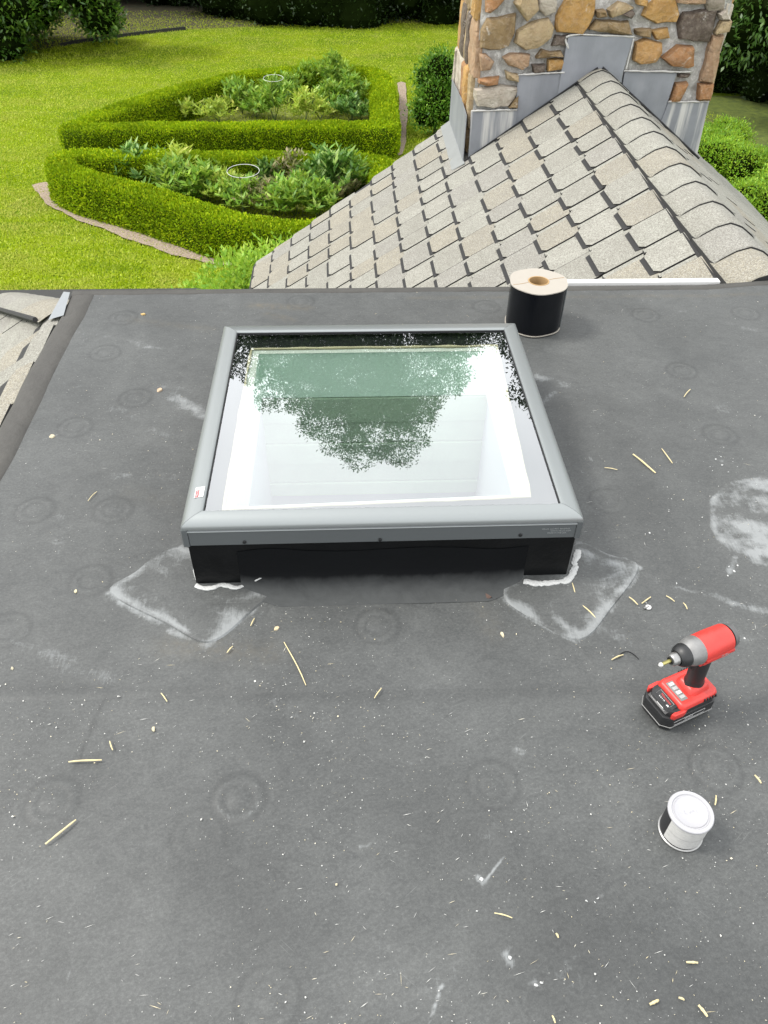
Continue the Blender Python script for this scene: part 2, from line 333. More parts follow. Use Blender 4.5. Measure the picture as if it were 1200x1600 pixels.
def hedge(label, cl_px, closed, w_=.58, h=.64):
    zt = G+h; C = smooth_path([at(x, y, zt) for x, y in cl_px], 10, closed); C[:, 2] = 0
    # resample evenly
    Q = np.vstack([C, C[:1]]) if closed else C
    dl = np.linalg.norm(np.diff(Q, axis=0), axis=1); s = np.r_[0, np.cumsum(dl)]; n = int(s[-1]/.12)
    ss = np.linspace(0, s[-1], n, endpoint=not closed); C = np.stack([np.interp(ss, s, Q[:, k]) for k in range(3)], 1)
    T = (np.roll(C, -1, 0)-np.roll(C, 1, 0)) if closed else np.gradient(C, axis=0); T = unit(T)
    for _ in range(3): T = unit(T+np.roll(T, 1, 0)+np.roll(T, -1, 0)) if closed else T
    S = np.stack([-T[:, 1], T[:, 0], 0*T[:, 0]], 1)
    m = 14
    prof = []
    for k in range(m+1):
        a = math.pi*k/m; cx = math.copysign(abs(math.cos(a))**.30, math.cos(a)); sz = abs(math.sin(a))**.30
        prof.append((cx*w_/2, sz*h))
    prof = np.array(prof)
    root = thing('box_hedge', label, 'hedge', (float(C[0, 0]), float(C[0, 1]), G), group='clipped box hedges round the flower beds')
    off = np.array([C[0, 0], C[0, 1], G])
    def surf(i, k, sc_=1.0):
        i0 = np.floor(i).astype(int) % n; i1 = (i0+1) % n if closed else np.minimum(i0+1, n-1); fi = (i-np.floor(i))[:, None]
        c = C[i0]*(1-fi)+C[i1]*fi; s_ = S[i0]*(1-fi)+S[i1]*fi
        k0 = np.minimum(np.floor(k).astype(int), m-1); fk = (k-k0)[:, None]; pr = prof[k0]*(1-fk)+prof[k0+1]*fk
        return c+s_*pr[:, :1]*sc_+np.array([0, 0, 1])*pr[:, 1:]*sc_+np.array([0, 0, G]), s_, pr
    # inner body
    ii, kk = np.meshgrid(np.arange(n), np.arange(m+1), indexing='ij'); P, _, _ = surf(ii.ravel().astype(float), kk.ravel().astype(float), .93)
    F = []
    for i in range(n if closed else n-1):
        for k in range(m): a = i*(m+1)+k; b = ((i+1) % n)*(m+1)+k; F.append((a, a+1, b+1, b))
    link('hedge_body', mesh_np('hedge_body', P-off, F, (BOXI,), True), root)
    # leaves: arc-length weighted over the profile
    pl = np.r_[0, np.cumsum(np.linalg.norm(np.diff(prof, axis=0), axis=1))]
    area = s[-1]*pl[-1]; N_ = int(area*3600)
    i = rng.uniform(0, n if closed else n-1.001, N_); k = np.interp(rng.uniform(0, pl[-1], N_), pl, np.arange(m+1)); k = np.minimum(k, m-1e-4)
    P, s_, pr = surf(i, k)
    nrm = unit(s_*(pr[:, :1]/(w_/2))**3+np.array([0, 0, 1])*(pr[:, 1:]/h)**3)
    bmp = np.array([noise.noise(Vector(p*7))*.5+noise.noise(Vector(p*2.2))*.7 for p in P])
    P = P+nrm*(bmp*.035+rng.uniform(-.045, .012, N_))[:, None]
    D = unit(nrm*.8+rdir(N_)*.9+np.array([0, 0, .35])); 
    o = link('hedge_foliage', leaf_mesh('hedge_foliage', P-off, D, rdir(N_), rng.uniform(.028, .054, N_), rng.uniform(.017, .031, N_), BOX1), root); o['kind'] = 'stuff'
    return C
H1 = hedge('clipped box hedge round the farther, upper flower bed', [(112, 196), (150, 180), (230, 152), (310, 129), (400, 112), (500, 105), (575, 108), (594, 120), (600, 155), (602, 190), (590, 194), (500, 194), (350, 195), (200, 196), (130, 198)], True)
H2 = hedge('clipped box hedge round the nearer, lower flower bed beside the shingled roof', [(98, 242), (96, 256), (115, 268), (150, 279), (200, 291), (260, 309), (330, 332), (400, 346), (470, 352), (530, 345), (580, 320), (602, 280), (596, 254), (575, 247), (500, 243), (350, 241), (200, 240), (130, 239)], True)
sheet('bed_soil', [p[:2] for p in H1[::3]], G+.010, SOIL); sheet('bed_soil', [p[:2] for p in H2[::3]], G+.010, SOIL)
# mulch strips
def strip(name, px, w_, z, mat):
    P = smooth_path([at(x, y, G) for x, y in px], 10); T = np.gradient(P, axis=0); T[:, 2] = 0; T = unit(T); S = np.stack([-T[:, 1], T[:, 0]], 1)
    wv = np.array([w_/2*(1+.06*math.sin(i*1.7)+.12*math.sin(i*.6)) for i in range(len(P))])[:, None]
    wv[0] *= .3; wv[-1] *= .3
    A = P[:, :2]+S*wv; B = P[:, :2]-S*wv; V = [(a[0], a[1], z) for a in A]+[(b[0], b[1], z) for b in B]; n = len(P)
    o = link(name, mesh_py(name, V, [(n+i, n+i+1, i+1, i) for i in range(n-1)], (mat,))); o['kind'] = 'structure'; return o
strip('mulch_border', [(66, 288), (82, 312), (120, 335), (180, 358), (250, 384), (310, 402), (370, 412)], .34, G+.035, MULCH)
strip('mulch_border', [(627, 130), (630, 165), (628, 210), (622, 245)], .20, G+.035, MULCH)
# lawn blades near the camera side of the garden
nb = 170000
bxy = []
while len(bxy) < nb:
    u, v = rng.uniform(-60, 760, 60000), rng.uniform(30, 470, 60000)
    pts = np.array([CAM+d*((G-CAM[2])/d[2]) for d in (fw[None]+rt[None]*((u-600)/FPX)[:, None]-up[None]*((v-800)/FPX)[:, None])])
    bxy.extend(pts.tolist())
bxy = np.array(bxy[:nb])
ex = np.stack([rng.uniform(-26, 9, 150000), rng.uniform(3, 31, 150000), np.zeros(150000)], 1); bxy = np.vstack([bxy, ex]); nb = len(bxy); bxy[:, 2] = G
def m_blade():
    n = NT('grass_blade_drifts'); g = n.n('NewGeometry'); r = g.outputs['Random Per Island']; p = g.outputs['Position']
    c = n.ramp(r, [(0.0, (.30, .40, .005)), (.7, (.37, .47, .008)), (1.0, (.52, .58, .10))])
    a = n.noise(n.mapping(p, (.5, 1.1, 1), (0, 0, .35)), 1.0, 6, .68, .6); c = n.mix(n.ramp(a, [(.46, 0.0), (.64, .65)]), c, (.42, .42, .10)); c = n.mix(n.ramp(a, [(.30, .6), (.46, 0.0)]), c, (.07, .16, .004))
    b = n.bsdf(Base_Color=c, Roughness=.6, Specular_IOR_Level=.25); t = n.n('BsdfTranslucent', Color=c); m = n.n('MixShader', Fac=.35); n.t.links.new(b.outputs[0], m.inputs[1]); n.t.links.new(t.outputs[0], m.inputs[2]); return n.done(m)
blade = m_blade(); blade_old = lambda: m_leaf('grass_blade', (.12, .225, .003), (.22, .315, .005), (.50, .52, .09), .4, .6)
D = unit(rdir(nb)*.9+np.array([0, 0, .8])); 
tag(link('grass', leaf_mesh('grass', bxy, D, rdir(nb), rng.uniform(.03, .07, nb), rng.uniform(.012, .022, nb), blade)), 'short mown grass of the garden lawn', 'grass', kind='stuff')

# perennials
def plant_mesh(kind, seed):
    r = np.random.default_rng(seed); P = []; D = []; L = []; W_ = []
    ns, hh, rr, ll = kind
    for s_ in range(ns):
        a = r.uniform(0, 2*math.pi); lean = r.uniform(.05, 1.0); tip = np.array([math.cos(a)*rr*lean, math.sin(a)*rr*lean, hh*(1-.35*lean**2)*r.uniform(.8, 1.08)])
        for j in range(r.integers(12, 20)):
            t = r.uniform(.25, 1.0)**.6; b = tip*np.array([t**1.3, t**1.3, t]); ang = r.uniform(0, 2*math.pi)
            d = np.array([math.cos(ang), math.sin(ang), r.uniform(-.1, .9)]) + unit(tip)*.5
            P.append(b); D.append(d); L.append(ll*r.uniform(.7, 1.3)); W_.append(ll*r.uniform(.24, .38))
    return np.array(P), np.array(D), np.array(L), np.array(W_), tip
LG = m_leaf('perennial_leaf_green', (.08, .20, .014), (.21, .40, .03), (.48, .62, .14), .35)
LB = m_leaf('perennial_leaf_bluegreen', (.05, .14, .018), (.13, .27, .035), (.36, .50, .12), .25)
LY = m_leaf('perennial_leaf_yellowgreen', (.26, .40, .03), (.44, .56, .08), (.65, .62, .14), .4)
LP = m_leaf('perennial_leaf_bronze', (.14, .20, .04), (.30, .27, .12), (.55, .42, .28), .3)
STEM = simple('green_stem', (.07, .13, .03), .7)
def plant(px, py, mat, ns, hh, rr, ll, label, seed, hs=.5):
    b = at(px, py, G+hh*hs); b[2] = G; root = thing('perennial_plant', label, 'plant', tuple(b), group='leafy perennials in the hedged beds')
    hh *= .95; rr *= 1.25; P, D, L, W_, _ = plant_mesh((int(ns*1.2), hh, rr, ll*.95), seed); up_ = np.zeros_like(P); up_[:, 2] = 1; up_ += rng.normal(size=P.shape)*.5
    link('foliage', leaf_mesh('perennial_foliage', P, D, up_, L, W_, mat, .1), root)
    bm = bmesh.new(); r = np.random.default_rng(seed)
    for k in range(6):
        a = r.uniform(0, 6.28); tube(bm, [(0, 0, 0), (math.cos(a)*rr*.25, math.sin(a)*rr*.25, hh*.45), (math.cos(a)*rr*.55, math.sin(a)*rr*.55, hh*.8)], .006, 4)
    link('stem', bm_mesh('perennial_stem', bm, (STEM,)), root)
PL = [(224, 178, LB, 14, .5, .35, .14, 'small bluish green plant at the left tip of the upper bed'),
 (284, 172, LY, 26, .5, .42, .15, 'pale yellow-green rosette plant at the front left of the upper bed'),
 (340, 173, LY, 28, .5, .48, .13, 'pale yellow-green bushy plant right of the first yellow-green one in the upper bed'),
 (338, 150, LP, 12, .55, .3, .13, 'small plant with pinkish young tips behind the yellow-green pair in the upper bed'),
 (376, 150, LG, 34, .8, .5, .15, 'broad mid-green plant left of the hooped plant in the upper bed'),
 (427, 155, LG, 48, .95, .45, .15, 'tall bright green plant under the wire hoop in the upper bed'),
 (474, 166, LY, 26, .75, .42, .14, 'yellowing plant in the middle of the upper bed'),
 (480, 125, LG, 30, .8, .42, .16, 'green plant against the back hedge of the upper bed, right of the hoop'),
 (522, 122, LG, 46, 1.05, .48, .17, 'tallest dark green plant at the back of the upper bed'),
 (515, 150, LG, 26, .75, .35, .15, 'leafy green plant in front of the tallest plant in the upper bed'),
 (552, 145, LG, 36, .8, .4, .15, 'green plant at the right end of the upper bed near the hedge'),
 (548, 172, LB, 34, .5, .5, .16, 'low rounded bluish green plant in the front right corner of the upper bed'),
 (216, 262, LB, 34, .75, .5, .17, 'bluish green plant at the left tip of the lower bed'),
 (280, 264, LY, 26, .85, .42, .16, 'yellow-tipped plant against the back hedge of the lower bed'),
 (276, 286, LG, 44, .75, .55, .18, 'large green plant with broad leaves left of centre in the lower bed'),
 (318, 290, LG, 34, .7, .42, .18, 'green plant with pale leaf undersides in the lower bed, left of the hoop'),
 (352, 296, LY, 30, .6, .42, .15, 'light green plant below the wire hoop in the lower bed'),
 (380, 305, LG, 34, .6, .45, .15, 'green plant directly in front of the wire hoop in the lower bed'),
 (414, 306, LP, 30, .55, .45, .14, 'bronze-tinted low plant in the middle front of the lower bed'),
 (414, 278, LB, 16, .65, .3, .15, 'small dark green plant right of the hoop in the lower bed'),
 (455, 272, LP, 26, .75, .4, .15, 'tall plant with brownish pink leaves at the back of the lower bed'),
 (460, 308, LG, 50, .7, .55, .16, 'widest bright green plant at the front of the lower bed'),
 (497, 314, LG, 34, .65, .42, .17, 'green plant beside the shingled roof edge in the lower bed'),
 (520, 276, LB, 48, .95, .55, .18, 'large dark green plant at the right end of the lower bed'),
 (552, 278, LG, 30, .8, .4, .16, 'green plant in the far right corner of the lower bed'),
 (300, 300, LG, 30, .5, .45, .15, 'low green filler plant at the front left edge of the lower bed'), (340, 272, LG, 30, .6, .42, .15, 'green plant between the yellow-tipped plant and the hoop in the lower bed'), (250, 275, LG, 34, .6, .45, .16, 'green plant beside the bluish one in the lower bed'), (432, 316, LG, 34, .5, .45, .14, 'low green plant at the very front middle of the lower bed'), (490, 285, LG, 34, .6, .42, .15, 'green plant behind the widest bright green one in the lower bed'), (400, 168, LG, 28, .5, .4, .13, 'low green plant below the broad mid-green one in the upper bed'), (500, 172, LY, 26, .4, .4, .12, 'low yellow-green plant at the front middle of the upper bed'), (310, 160, LG, 22, .5, .36, .12, 'small green plant behind the pale rosette in the upper bed'), (450, 140, LG, 30, .7, .4, .14, 'green plant right behind the hooped plant in the upper bed'),
 (536, 300, LP, 20, .55, .35, .13, 'small pale pinkish plant by the roof edge in the lower bed')]
for i, (x, y, m, ns, hh, rr, ll, lb) in enumerate(PL): plant(x, y, m, int(ns*1.3), hh, rr, ll, lb, 100+i)
for (x, y, rr, zz, lb) in ((427, 122, .22, .95, 'white wire plant hoop above the plant in the upper bed'), (380, 267, .27, .85, 'white wire plant hoop standing in the lower bed')):
    b = at(x, y, G+zz); root = thing('plant_hoop', lb, 'plant support', (b[0], b[1], G), group='white wire hoops over the perennials')
    bm = bmesh.new(); tube(bm, [(math.cos(t)*rr, math.sin(t)*rr, zz+.02*math.sin(t)) for t in np.linspace(0, 2*math.pi, 25)[:-1]], .0042, 6, True); link('ring', bm_mesh('hoop_ring', bm, (WHT,)), root)
    for k in range(3):
        a = k*2.09+.4; bm = bmesh.new(); tube(bm, [(math.cos(a)*rr, math.sin(a)*rr, 0), (math.cos(a)*rr, math.sin(a)*rr, zz)], .004, 5); link('leg', bm_mesh('hoop_leg', bm, (STEM,)), root)

# shrubs and trees from lumpy leaf clouds
def lump_cloud(lobes, n, inner=.55, seed=0):
    r = np.random.default_rng(seed); lobes = np.array(lobes, float); wts = lobes[:, 3]**2; k = r.choice(len(lobes), n, p=wts/wts.sum())
    d = unit(r.normal(size=(n, 3))); rad_ = lobes[k, 3:4]*(inner+(1-inner)*r.uniform(0, 1, (n, 1))**.5)*(1+.12*r.normal(size=(n, 1)))
    sq = lobes[k, 4:5] if lobes.shape[1] > 4 else 1.0
    P = lobes[k, :3]+d*rad_*np.concatenate([np.ones((n, 2)), np.ones((n, 1))*sq], 1)
    return P, d
def blob(name, lobes, mat, seg=2, parent=None, sc_=.7, loc=(0, 0, 0)):
    bm = bmesh.new()
    for l in lobes:
        g = bmesh.ops.create_icosphere(bm, subdivisions=seg, radius=l[3]*sc_)
        for v in g['verts']:
            q = v.co*1.0; v.co = q*(1+.2*noise.noise(q*3/l[3]+Vector(l[:3])))*1.0; v.co.z *= l[4] if len(l) > 4 else 1; v.co += Vector(l[:3])
    return link(name, bm_mesh(name, bm, (mat,), recalc=False), parent)
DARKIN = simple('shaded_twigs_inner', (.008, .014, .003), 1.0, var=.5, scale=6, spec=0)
BARK = simple('bark', (.09, .07, .05), .95, var=.4, scale=12, bump=1, bdist=.05)
def shrub(name, label, cat, base, lobes, n, L, mat, seed, group=None, up_bias=.4, droop=0.0, trunk=.04, core=.7, mincore=0):
    root = thing(name, label, cat, tuple(base), group=group)
    P, d = lump_cloud(lobes, n, .6, seed); r = np.random.default_rng(seed)
    D = unit(d*.6+unit(r.normal(size=(n, 3)))*.8+np.array([0, 0, up_bias-droop]))
    nn = unit(np.array([0, 0, 1.0])+r.normal(size=(n, 3))*.6); keep = P[:, 2] > 0.01
    P, D, nn = P[keep], D[keep], nn[keep]
    link('foliage', leaf_mesh(name+'_foliage', P, D, nn, L*r.uniform(.6, 1.25, len(P)), L*r.uniform(.3, .5, len(P)), mat), root)['kind'] = 'stuff'
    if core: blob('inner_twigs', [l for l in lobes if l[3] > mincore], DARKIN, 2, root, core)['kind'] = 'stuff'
    bm = bmesh.new(); c = lobes[0]
    tube(bm, [(0, 0, -.02), (c[0]*.4, c[1]*.4, c[2]*.5), (c[0], c[1], c[2])], [trunk*1.3, trunk, trunk*.6], 8)
    for l in lobes[1:6]: tube(bm, [(c[0]*.3, c[1]*.3, c[2]*.4), ((c[0]+l[0])/2, (c[1]+l[1])/2, (c[2]+l[2])/2+.1), l[:3]], [trunk*.6, trunk*.45, trunk*.25], 6)
    link('trunk', bm_mesh(name+'_trunk', bm, (BARK,)), root)
    return root
LSH = m_leaf('shrub_leaf', (.05, .16, .010), (.13, .28, .02), (.28, .45, .05), .3)
LWD = m_leaf('weed_leaf', (.14, .32, .015), (.28, .48, .04), (.45, .60, .09), .4)
LRH = m_leaf('rhododendron_leaf', (.03, .085, .010), (.075, .16, .018), (.18, .29, .04), .12, .35)
LTR = m_leaf('tree_leaf', (.008, .022, .004), (.018, .042, .007), (.035, .07, .012), .1)
LTN = m_leaf('near_tree_leaf', (.025, .07, .010), (.055, .12, .018), (.12, .21, .035), .2)
LGC = m_leaf('groundcover_leaf', (.10, .26, .010), (.22, .40, .018), (.38, .54, .04), .35)
def randlobes(r, n, rx, ry, z0, z1, s0, s1, flat=1.0):
    out = []
    for _ in range(n):
        a = r.uniform(0, 6.28); q = r.uniform(0, 1)**.5; out.append((math.cos(a)*q*rx, math.sin(a)*q*ry, r.uniform(z0, z1), r.uniform(s0, s1), flat))
    return out
r = np.random.default_rng(3)
b = at(680, 212, G); shrub('leafy_shrub', 'upright bushy green shrub on the lawn left of the chimney', 'shrub', b, [(0, 0, .8, .48, 1), (.05, 0, 1.3, .42, 1), (-.2, .1, 1.15, .35, 1), (.2, -.1, .6, .45, 1), (-.22, -.05, .5, .42, 1), (.22, .1, 1.2, .36, 1), (-.05, -.25, .85, .38, 1)], 9000, .075, LSH, 5)
b = at(385, 450, -2.7); b[2] = G
shrub('leafy_shrub', 'loose light green weedy shrub growing against the lower left end of the shingled roof', 'shrub', b, [(0, 0, 1.1, .5, .8), (-.8, .1, .75, .4, .8), (-.5, 0, 1.0, .42, .8), (.2, .4, 1.25, .42, .8), (-.2, .5, 1.15, .42, .8), (.6, .5, 1.3, .42, .8), (-1.05, .2, .6, .34, .8), (.35, .05, 1.1, .38, .8), (.1, .2, 1.05, .3, .8), (-.15, .3, .9, .32, .8), (.5, .3, 1.0, .32, .8), (-.55, .1, .6, .25, .8), (.2, -.2, .7, .3, .9)], 9500, .085, LWD, 6, core=0)
# bright mounds right of the chimney
for i, (x, y, sx, lb) in enumerate([(1128, 222, .8, 'farthest bright green shrub mound right of the chimney'), (1165, 262, 1.0, 'bright green shrub mound in the middle of the group right of the chimney'), (1188, 318, .95, 'nearest bright green shrub mound, beside the ridge of the shingled roof')]):
    b = at(x, y, G+.3); b[2] = G; r = np.random.default_rng(40+i)
    shrub('mounded_shrub', lb, 'shrub', b, [(0, 0, .3, .5*sx, .8)]+randlobes(r, 9, 1.1*sx, .7*sx, .2, .42, .3, .48, .8), 16000, .06, LGC, 50+i, 'bright green mounded shrubs right of the chimney')
b = at(1045, 250, G); b[2] = G; r = np.random.default_rng(47)
shrub('mounded_shrub', 'bright green shrub mound mostly hidden behind the right foot of the chimney', 'shrub', b, [(0, 0, .3, .5, .8)]+randlobes(r, 9, 1.3, .7, .2, .42, .3, .48, .8), 12000, .06, LGC, 57, 'bright green mounded shrubs right of the chimney')
for i, (x, y, lb) in enumerate([(1125, 150, 'dark evergreen shrub directly right of the chimney, under the broad-leaved tree'), (1195, 160, 'dark evergreen shrub at the right edge of the garden, under the broad-leaved tree'), (1290, 185, 'dark evergreen shrub just outside the right of the view')]):
    b = at(x, y, G); r = np.random.default_rng(140+i)
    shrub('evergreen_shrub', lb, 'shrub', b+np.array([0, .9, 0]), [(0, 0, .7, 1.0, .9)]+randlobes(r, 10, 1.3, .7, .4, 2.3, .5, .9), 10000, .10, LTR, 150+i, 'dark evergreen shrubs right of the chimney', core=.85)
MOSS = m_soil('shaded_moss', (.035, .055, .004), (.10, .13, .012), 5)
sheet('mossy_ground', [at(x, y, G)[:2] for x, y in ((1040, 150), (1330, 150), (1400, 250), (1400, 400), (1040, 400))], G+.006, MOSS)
# rhododendron top left
b = at(10, 86, G); r = np.random.default_rng(9)
shrub('rhododendron', 'large glossy dark green rhododendron at the far left edge of the lawn', 'shrub', b, [(0, .5, 1.2, 1.3, .9)]+[(q[0], q[1]+.5, *q[2:]) for q in randlobes(r, 34, 3.6, 1.6, .4, 2.4, .6, 1.0, .85)], 34000, .16, LRH, 11, core=.78)
# low-branched tree on the right
def tree(name, label, x, y, lobes, n, L, mat, seed, trunk=.25, group=None, core=.55, mincore=.0):
    return shrub(name, label, 'tree', (x, y, G), lobes, n, L, mat, seed, group, up_bias=0, droop=.25, trunk=trunk, core=core, mincore=mincore)
r = np.random.default_rng(21)
tree('broadleaf_tree', 'broad-leaved tree with low hanging branches right of the chimney', 10.6, 18.6, [(0, 0, 4.4, 1.6, 1)]+randlobes(r, 46, 2.7, 2.4, 1.7, 6.0, .6, 1.0, .8), 26000, .15, LTN, 22, .16, core=.62)
tree('broadleaf_tree', 'dark tree behind the low-branched tree right of the chimney', 15.5, 24.5, [(0, 0, 5, 2.4, 1)]+randlobes(r, 50, 4.5, 3, 1.2, 9, 1.0, 1.8, .8), 22000, .2, LTR, 23, .2, core=.75)
# the tall wood behind the garden
GRP = 'tall trees of the wood behind the garden'
def crown(r, cx, cz0, cz1, rx, n, s0=1.2, s1=2.2, topr=.35):
    out = []
    for _ in range(n):
        t = r.uniform(0, 1); z = cz0+(cz1-cz0)*t; rr = rx*math.sqrt(max(.05, 1-(1-topr)*t**2.5)); a = r.uniform(0, 6.28); q = r.uniform(.2, 1)**.6
        out.append((cx+math.cos(a)*q*rr, math.sin(a)*q*rr*.8, z, r.uniform(s0, s1)*(1-.35*t), .75))
    return out
r = np.random.default_rng(31)
A = [(0.4, 0, 14, 2.5, 1)]+crown(r, -.9, 3, 25.0, 4.6, 120, 1.3, 2.1, .9)
def spray(n, x0, x1, zf, s0, s1):
    out = []
    for _ in range(n):
        x = r.uniform(x0, x1); zt = zf(x); out.append((x, r.uniform(-2, 2), zt-abs(r.normal())*1.6, r.uniform(s0, s1), .7))
    return out
top = lambda x: float(np.interp(x, [-9, -6.2, -5.2, -2.1, .4, 3.2, 3.9, 5.3, 7.2, 9], [24, 26, 27.5, 30.2, 31.2, 31.2, 27.7, 25.4, 23.7, 23]))-1.3
A += spray(210, -9.5, 7.2, top, .35, .95)+spray(60, -6, 5, lambda x: top(x)-2.5, .8, 1.3)
tree('tall_tree', 'tallest dark tree of the wood, its crown mirrored in the middle of the skylight glass', .6, 34, A, 260000, .165, LTR, 32, .45, GRP, core=.45, mincore=1.45)
for i, (x, y, h, rx, lb) in enumerate([(1.0, 41, 27.2, 9, 'dark tree of the wood standing behind the tallest one'), (-15, 36, 24, 6, 'dark tree of the wood behind the far left of the lawn'), (-6.5, 38, 25.5, 6, 'dark tree of the wood behind the upper left of the lawn'),
     (8.0, 38, 25.0, 4.6, 'dark tree of the wood just left of the chimney'), (12.6, 36, 28.8, 3.9, 'dark tree of the wood directly behind the chimney'), (21, 36, 26, 6, 'dark tree of the wood behind the right of the garden')]):
    tree('tall_tree', lb, x, y, [(0, 0, 12, 2.5, 1)]+crown(r, 0, 1.6, h-.8, rx, 90, 1.2, 2.2, .45)+[(q[0]*1.0, q[1], q[2], q[3], .7) for q in spray(50, -rx, rx, lambda x: h-1.4*abs(x/rx)**2*2, .4, .9)], 60000, .27, LTR, 60+i, .35, GRP, core=.6, mincore=1.15)
# unseen wall of shrubs added at the back to stop sky light
r = np.random.default_rng(77); lob = [(r.uniform(-45, 45), 46+r.uniform(-2, 2), r.uniform(0, 9), r.uniform(2.5, 4), 1) for _ in range(150)]
P, d = lump_cloud(lob, 60000, .7, 5); un = leaf_mesh('understory', P+np.array([0, 0, G]), d+rdir(len(P)), rdir(len(P)), .45, .25, LTR)
tag(link('sky_block_shrubs', un), 'unseen wall of dark shrubs added behind the wood to block sky light', 'woodland', kind='stuff')
o = blob('sky_block_core', [(l[0], l[1]+1, l[2]+G, l[3], 1) for l in lob], DARKIN, 2, None, .85); tag(o, 'dark core of the added shrub wall blocking sky light behind the wood', 'woodland', kind='stuff')
r = np.random.default_rng(78)
US = [(-9.4, 33.8), (-6.6, 32.6), (-4.0, 30.4), (-1.5, 29.7), (1.0, 29.6), (3.5, 29.8), (6.2, 30.4), (9.2, 30.8), (12.4, 30.6)]
US_L = ['leftmost', 'second from the left', 'third from the left', 'fourth from the left', 'middle one', 'fourth from the right', 'third from the right', 'second from the right', 'rightmost']
for i, (x, yy) in enumerate(US):
    shrub('understory_shrub', f'dark low shrub under the wood trees, {US_L[i]}', 'shrub', (x, yy, G), [(0, 0, .8, 1.2, .9)]+randlobes(r, 12, 1.9, .9, .2, 2.2, .6, 1.1), 9000, .13, LTR, 90+i, 'dark low shrubs under the trees', core=.85)
# ==================================================================  FLAT ROOF
roof = thing('flat_roof', 'flat grey rubber membrane roof in the foreground', 'roof')
XL, XR, YB, YF = -1.005, 3.2, -4.2, 1.035
gx = np.unique(np.round(np.r_[np.linspace(XL, -.425, 97), np.linspace(-.425, .425, 142), np.linspace(.425, 1.62, 200), np.linspace(1.62, XR, 24)], 5))
gy = np.unique(np.round(np.r_[np.linspace(YB, -1.5, 30), np.linspace(-1.5, -.425, 180), np.linspace(-.425, .425, 142), np.linspace(.425, YF, 103)], 5))
X, Y = np.meshgrid(gx, gy, indexing='ij'); Z = np.zeros_like(X)
chalk = np.zeros_like(X); dark = np.zeros_like(X); tan_ = np.zeros_like(X)
def dseg(a, b):
    a = np.array(a[:2]); b = np.array(b[:2]); d = b-a; L2 = max(d@d, 1e-9); t = np.clip(((X-a[0])*d[0]+(Y-a[1])*d[1])/L2, 0, 1)
    return np.hypot(X-a[0]-d[0]*t, Y-a[1]-d[1]*t)
def stroke(A, px, w_, s_):
    P = [at(*p) for p in px]
    for a, b in zip(P, P[1:]): np.maximum(A, s_*np.exp(-(dseg(a, b)/w_)**2), out=A)
def noise2(f, seed):
    r = np.random.default_rng(seed); out = 0
    for k in range(4):
        th = r.uniform(0, 6.28, 6); ph = r.uniform(0, 6.28, 6)
        for t, p in zip(th, ph): out = out+np.sin((X*np.cos(t)+Y*np.sin(t))*f*(1.9**k)+p+1.3*out)/(1.6**k)/6
    return out
nzA = noise2(9, 1); nzB = noise2(22, 2)
Z += nzA*.0016+noise2(30, 5)*.0003
# sealed patches at the curb corners: chalky borders
stroke(chalk, [(172, 928), (255, 866), (300, 850)], .010, .75); stroke(chalk, [(172, 928), (240, 968), (322, 1008)], .016, .85); stroke(chalk, [(322, 1008), (375, 970), (440, 915)], .014, .7)
stroke(chalk, [(205, 925), (280, 880)], .008, .7); stroke(chalk, [(215, 930), (300, 965)], .010, .5); stroke(chalk, [(262, 985), (320, 1003)], .010, 1.0); stroke(chalk, [(330, 900), (290, 930)], .012, .5)
stroke(chalk, [(903, 848), (965, 875), (1000, 888)], .009, .9); stroke(chalk, [(975, 876), (945, 925), (915, 965)], .012, 1.0); stroke(chalk, [(998, 895), (950, 960), (900, 1005)], .012, .6)
stroke(chalk, [(785, 935), (815, 960), (900, 1005)], .008, .8); stroke(chalk, [(800, 945), (880, 990)], .014, .55); stroke(chalk, [(905, 865), (905, 900)], .012, .5); stroke(chalk, [(800, 900), (790, 930)], .008, .5)
stroke(chalk, [(250, 608), (315, 650)], .035, .75); stroke(chalk, [(262, 600), (300, 612)], .02, .5); stroke(chalk, [(842, 590), (880, 600)], .03, .65); stroke(chalk, [(850, 630), (868, 612)], .018, .6)
stroke(chalk, [(308, 915), (440, 912)], .030, .55)
# the big dried puddle at the right edge
pc = at(1185, 800); px_ = [at(1104, 808), at(1120, 770), at(1155, 748), at(1200, 740), at(1260, 760), at(1280, 830), at(1240, 900), at(1165, 885), at(1130, 860)]
ang = np.arctan2(Y-pc[1], X-pc[0]); rr_ = np.hypot(X-pc[0], Y-pc[1]); pa = np.array([math.atan2(p[1]-pc[1], p[0]-pc[0]) for p in px_]); pr = np.array([math.hypot(p[1]-pc[1], p[0]-pc[0]) for p in px_])
o_ = np.argsort(pa); R_ = np.interp(ang, pa[o_], pr[o_], period=2*math.pi)*(1+.06*nzB)
q = rr_/R_; puddle = np.clip((1.0-q)*9, 0, 1)*(.68+.42*noise2(26, 31)+.12*np.sin(q*16+4*nzA+ang*2))+.35*np.exp(-((q-.95)/.05)**2)*(.6+.6*nzB)
np.maximum(chalk, np.clip(puddle, 0, 1), out=chalk)
stroke(chalk, [(1150, 870), (1140, 892)], .012, 1.0); stroke(chalk, [(1110, 715), (1128, 722)], .010, .9); stroke(chalk, [(1050, 915), (1100, 930)], .008, .75)
stroke(chalk, [(1100, 925), (1150, 945), (1200, 955)], .016, .6); stroke(chalk, [(905, 695), (925, 720)], .007, .7); stroke(chalk, [(890, 725), (912, 740)], .005, .6)
stroke(chalk, [(180, 745), (290, 748)], .02, .45); stroke(chalk, [(180, 740), (215, 745)], .012, .6); stroke(chalk, [(60, 690), (90, 680)], .006, .6); stroke(chalk, [(195, 540), (260, 545)], .015, .5)
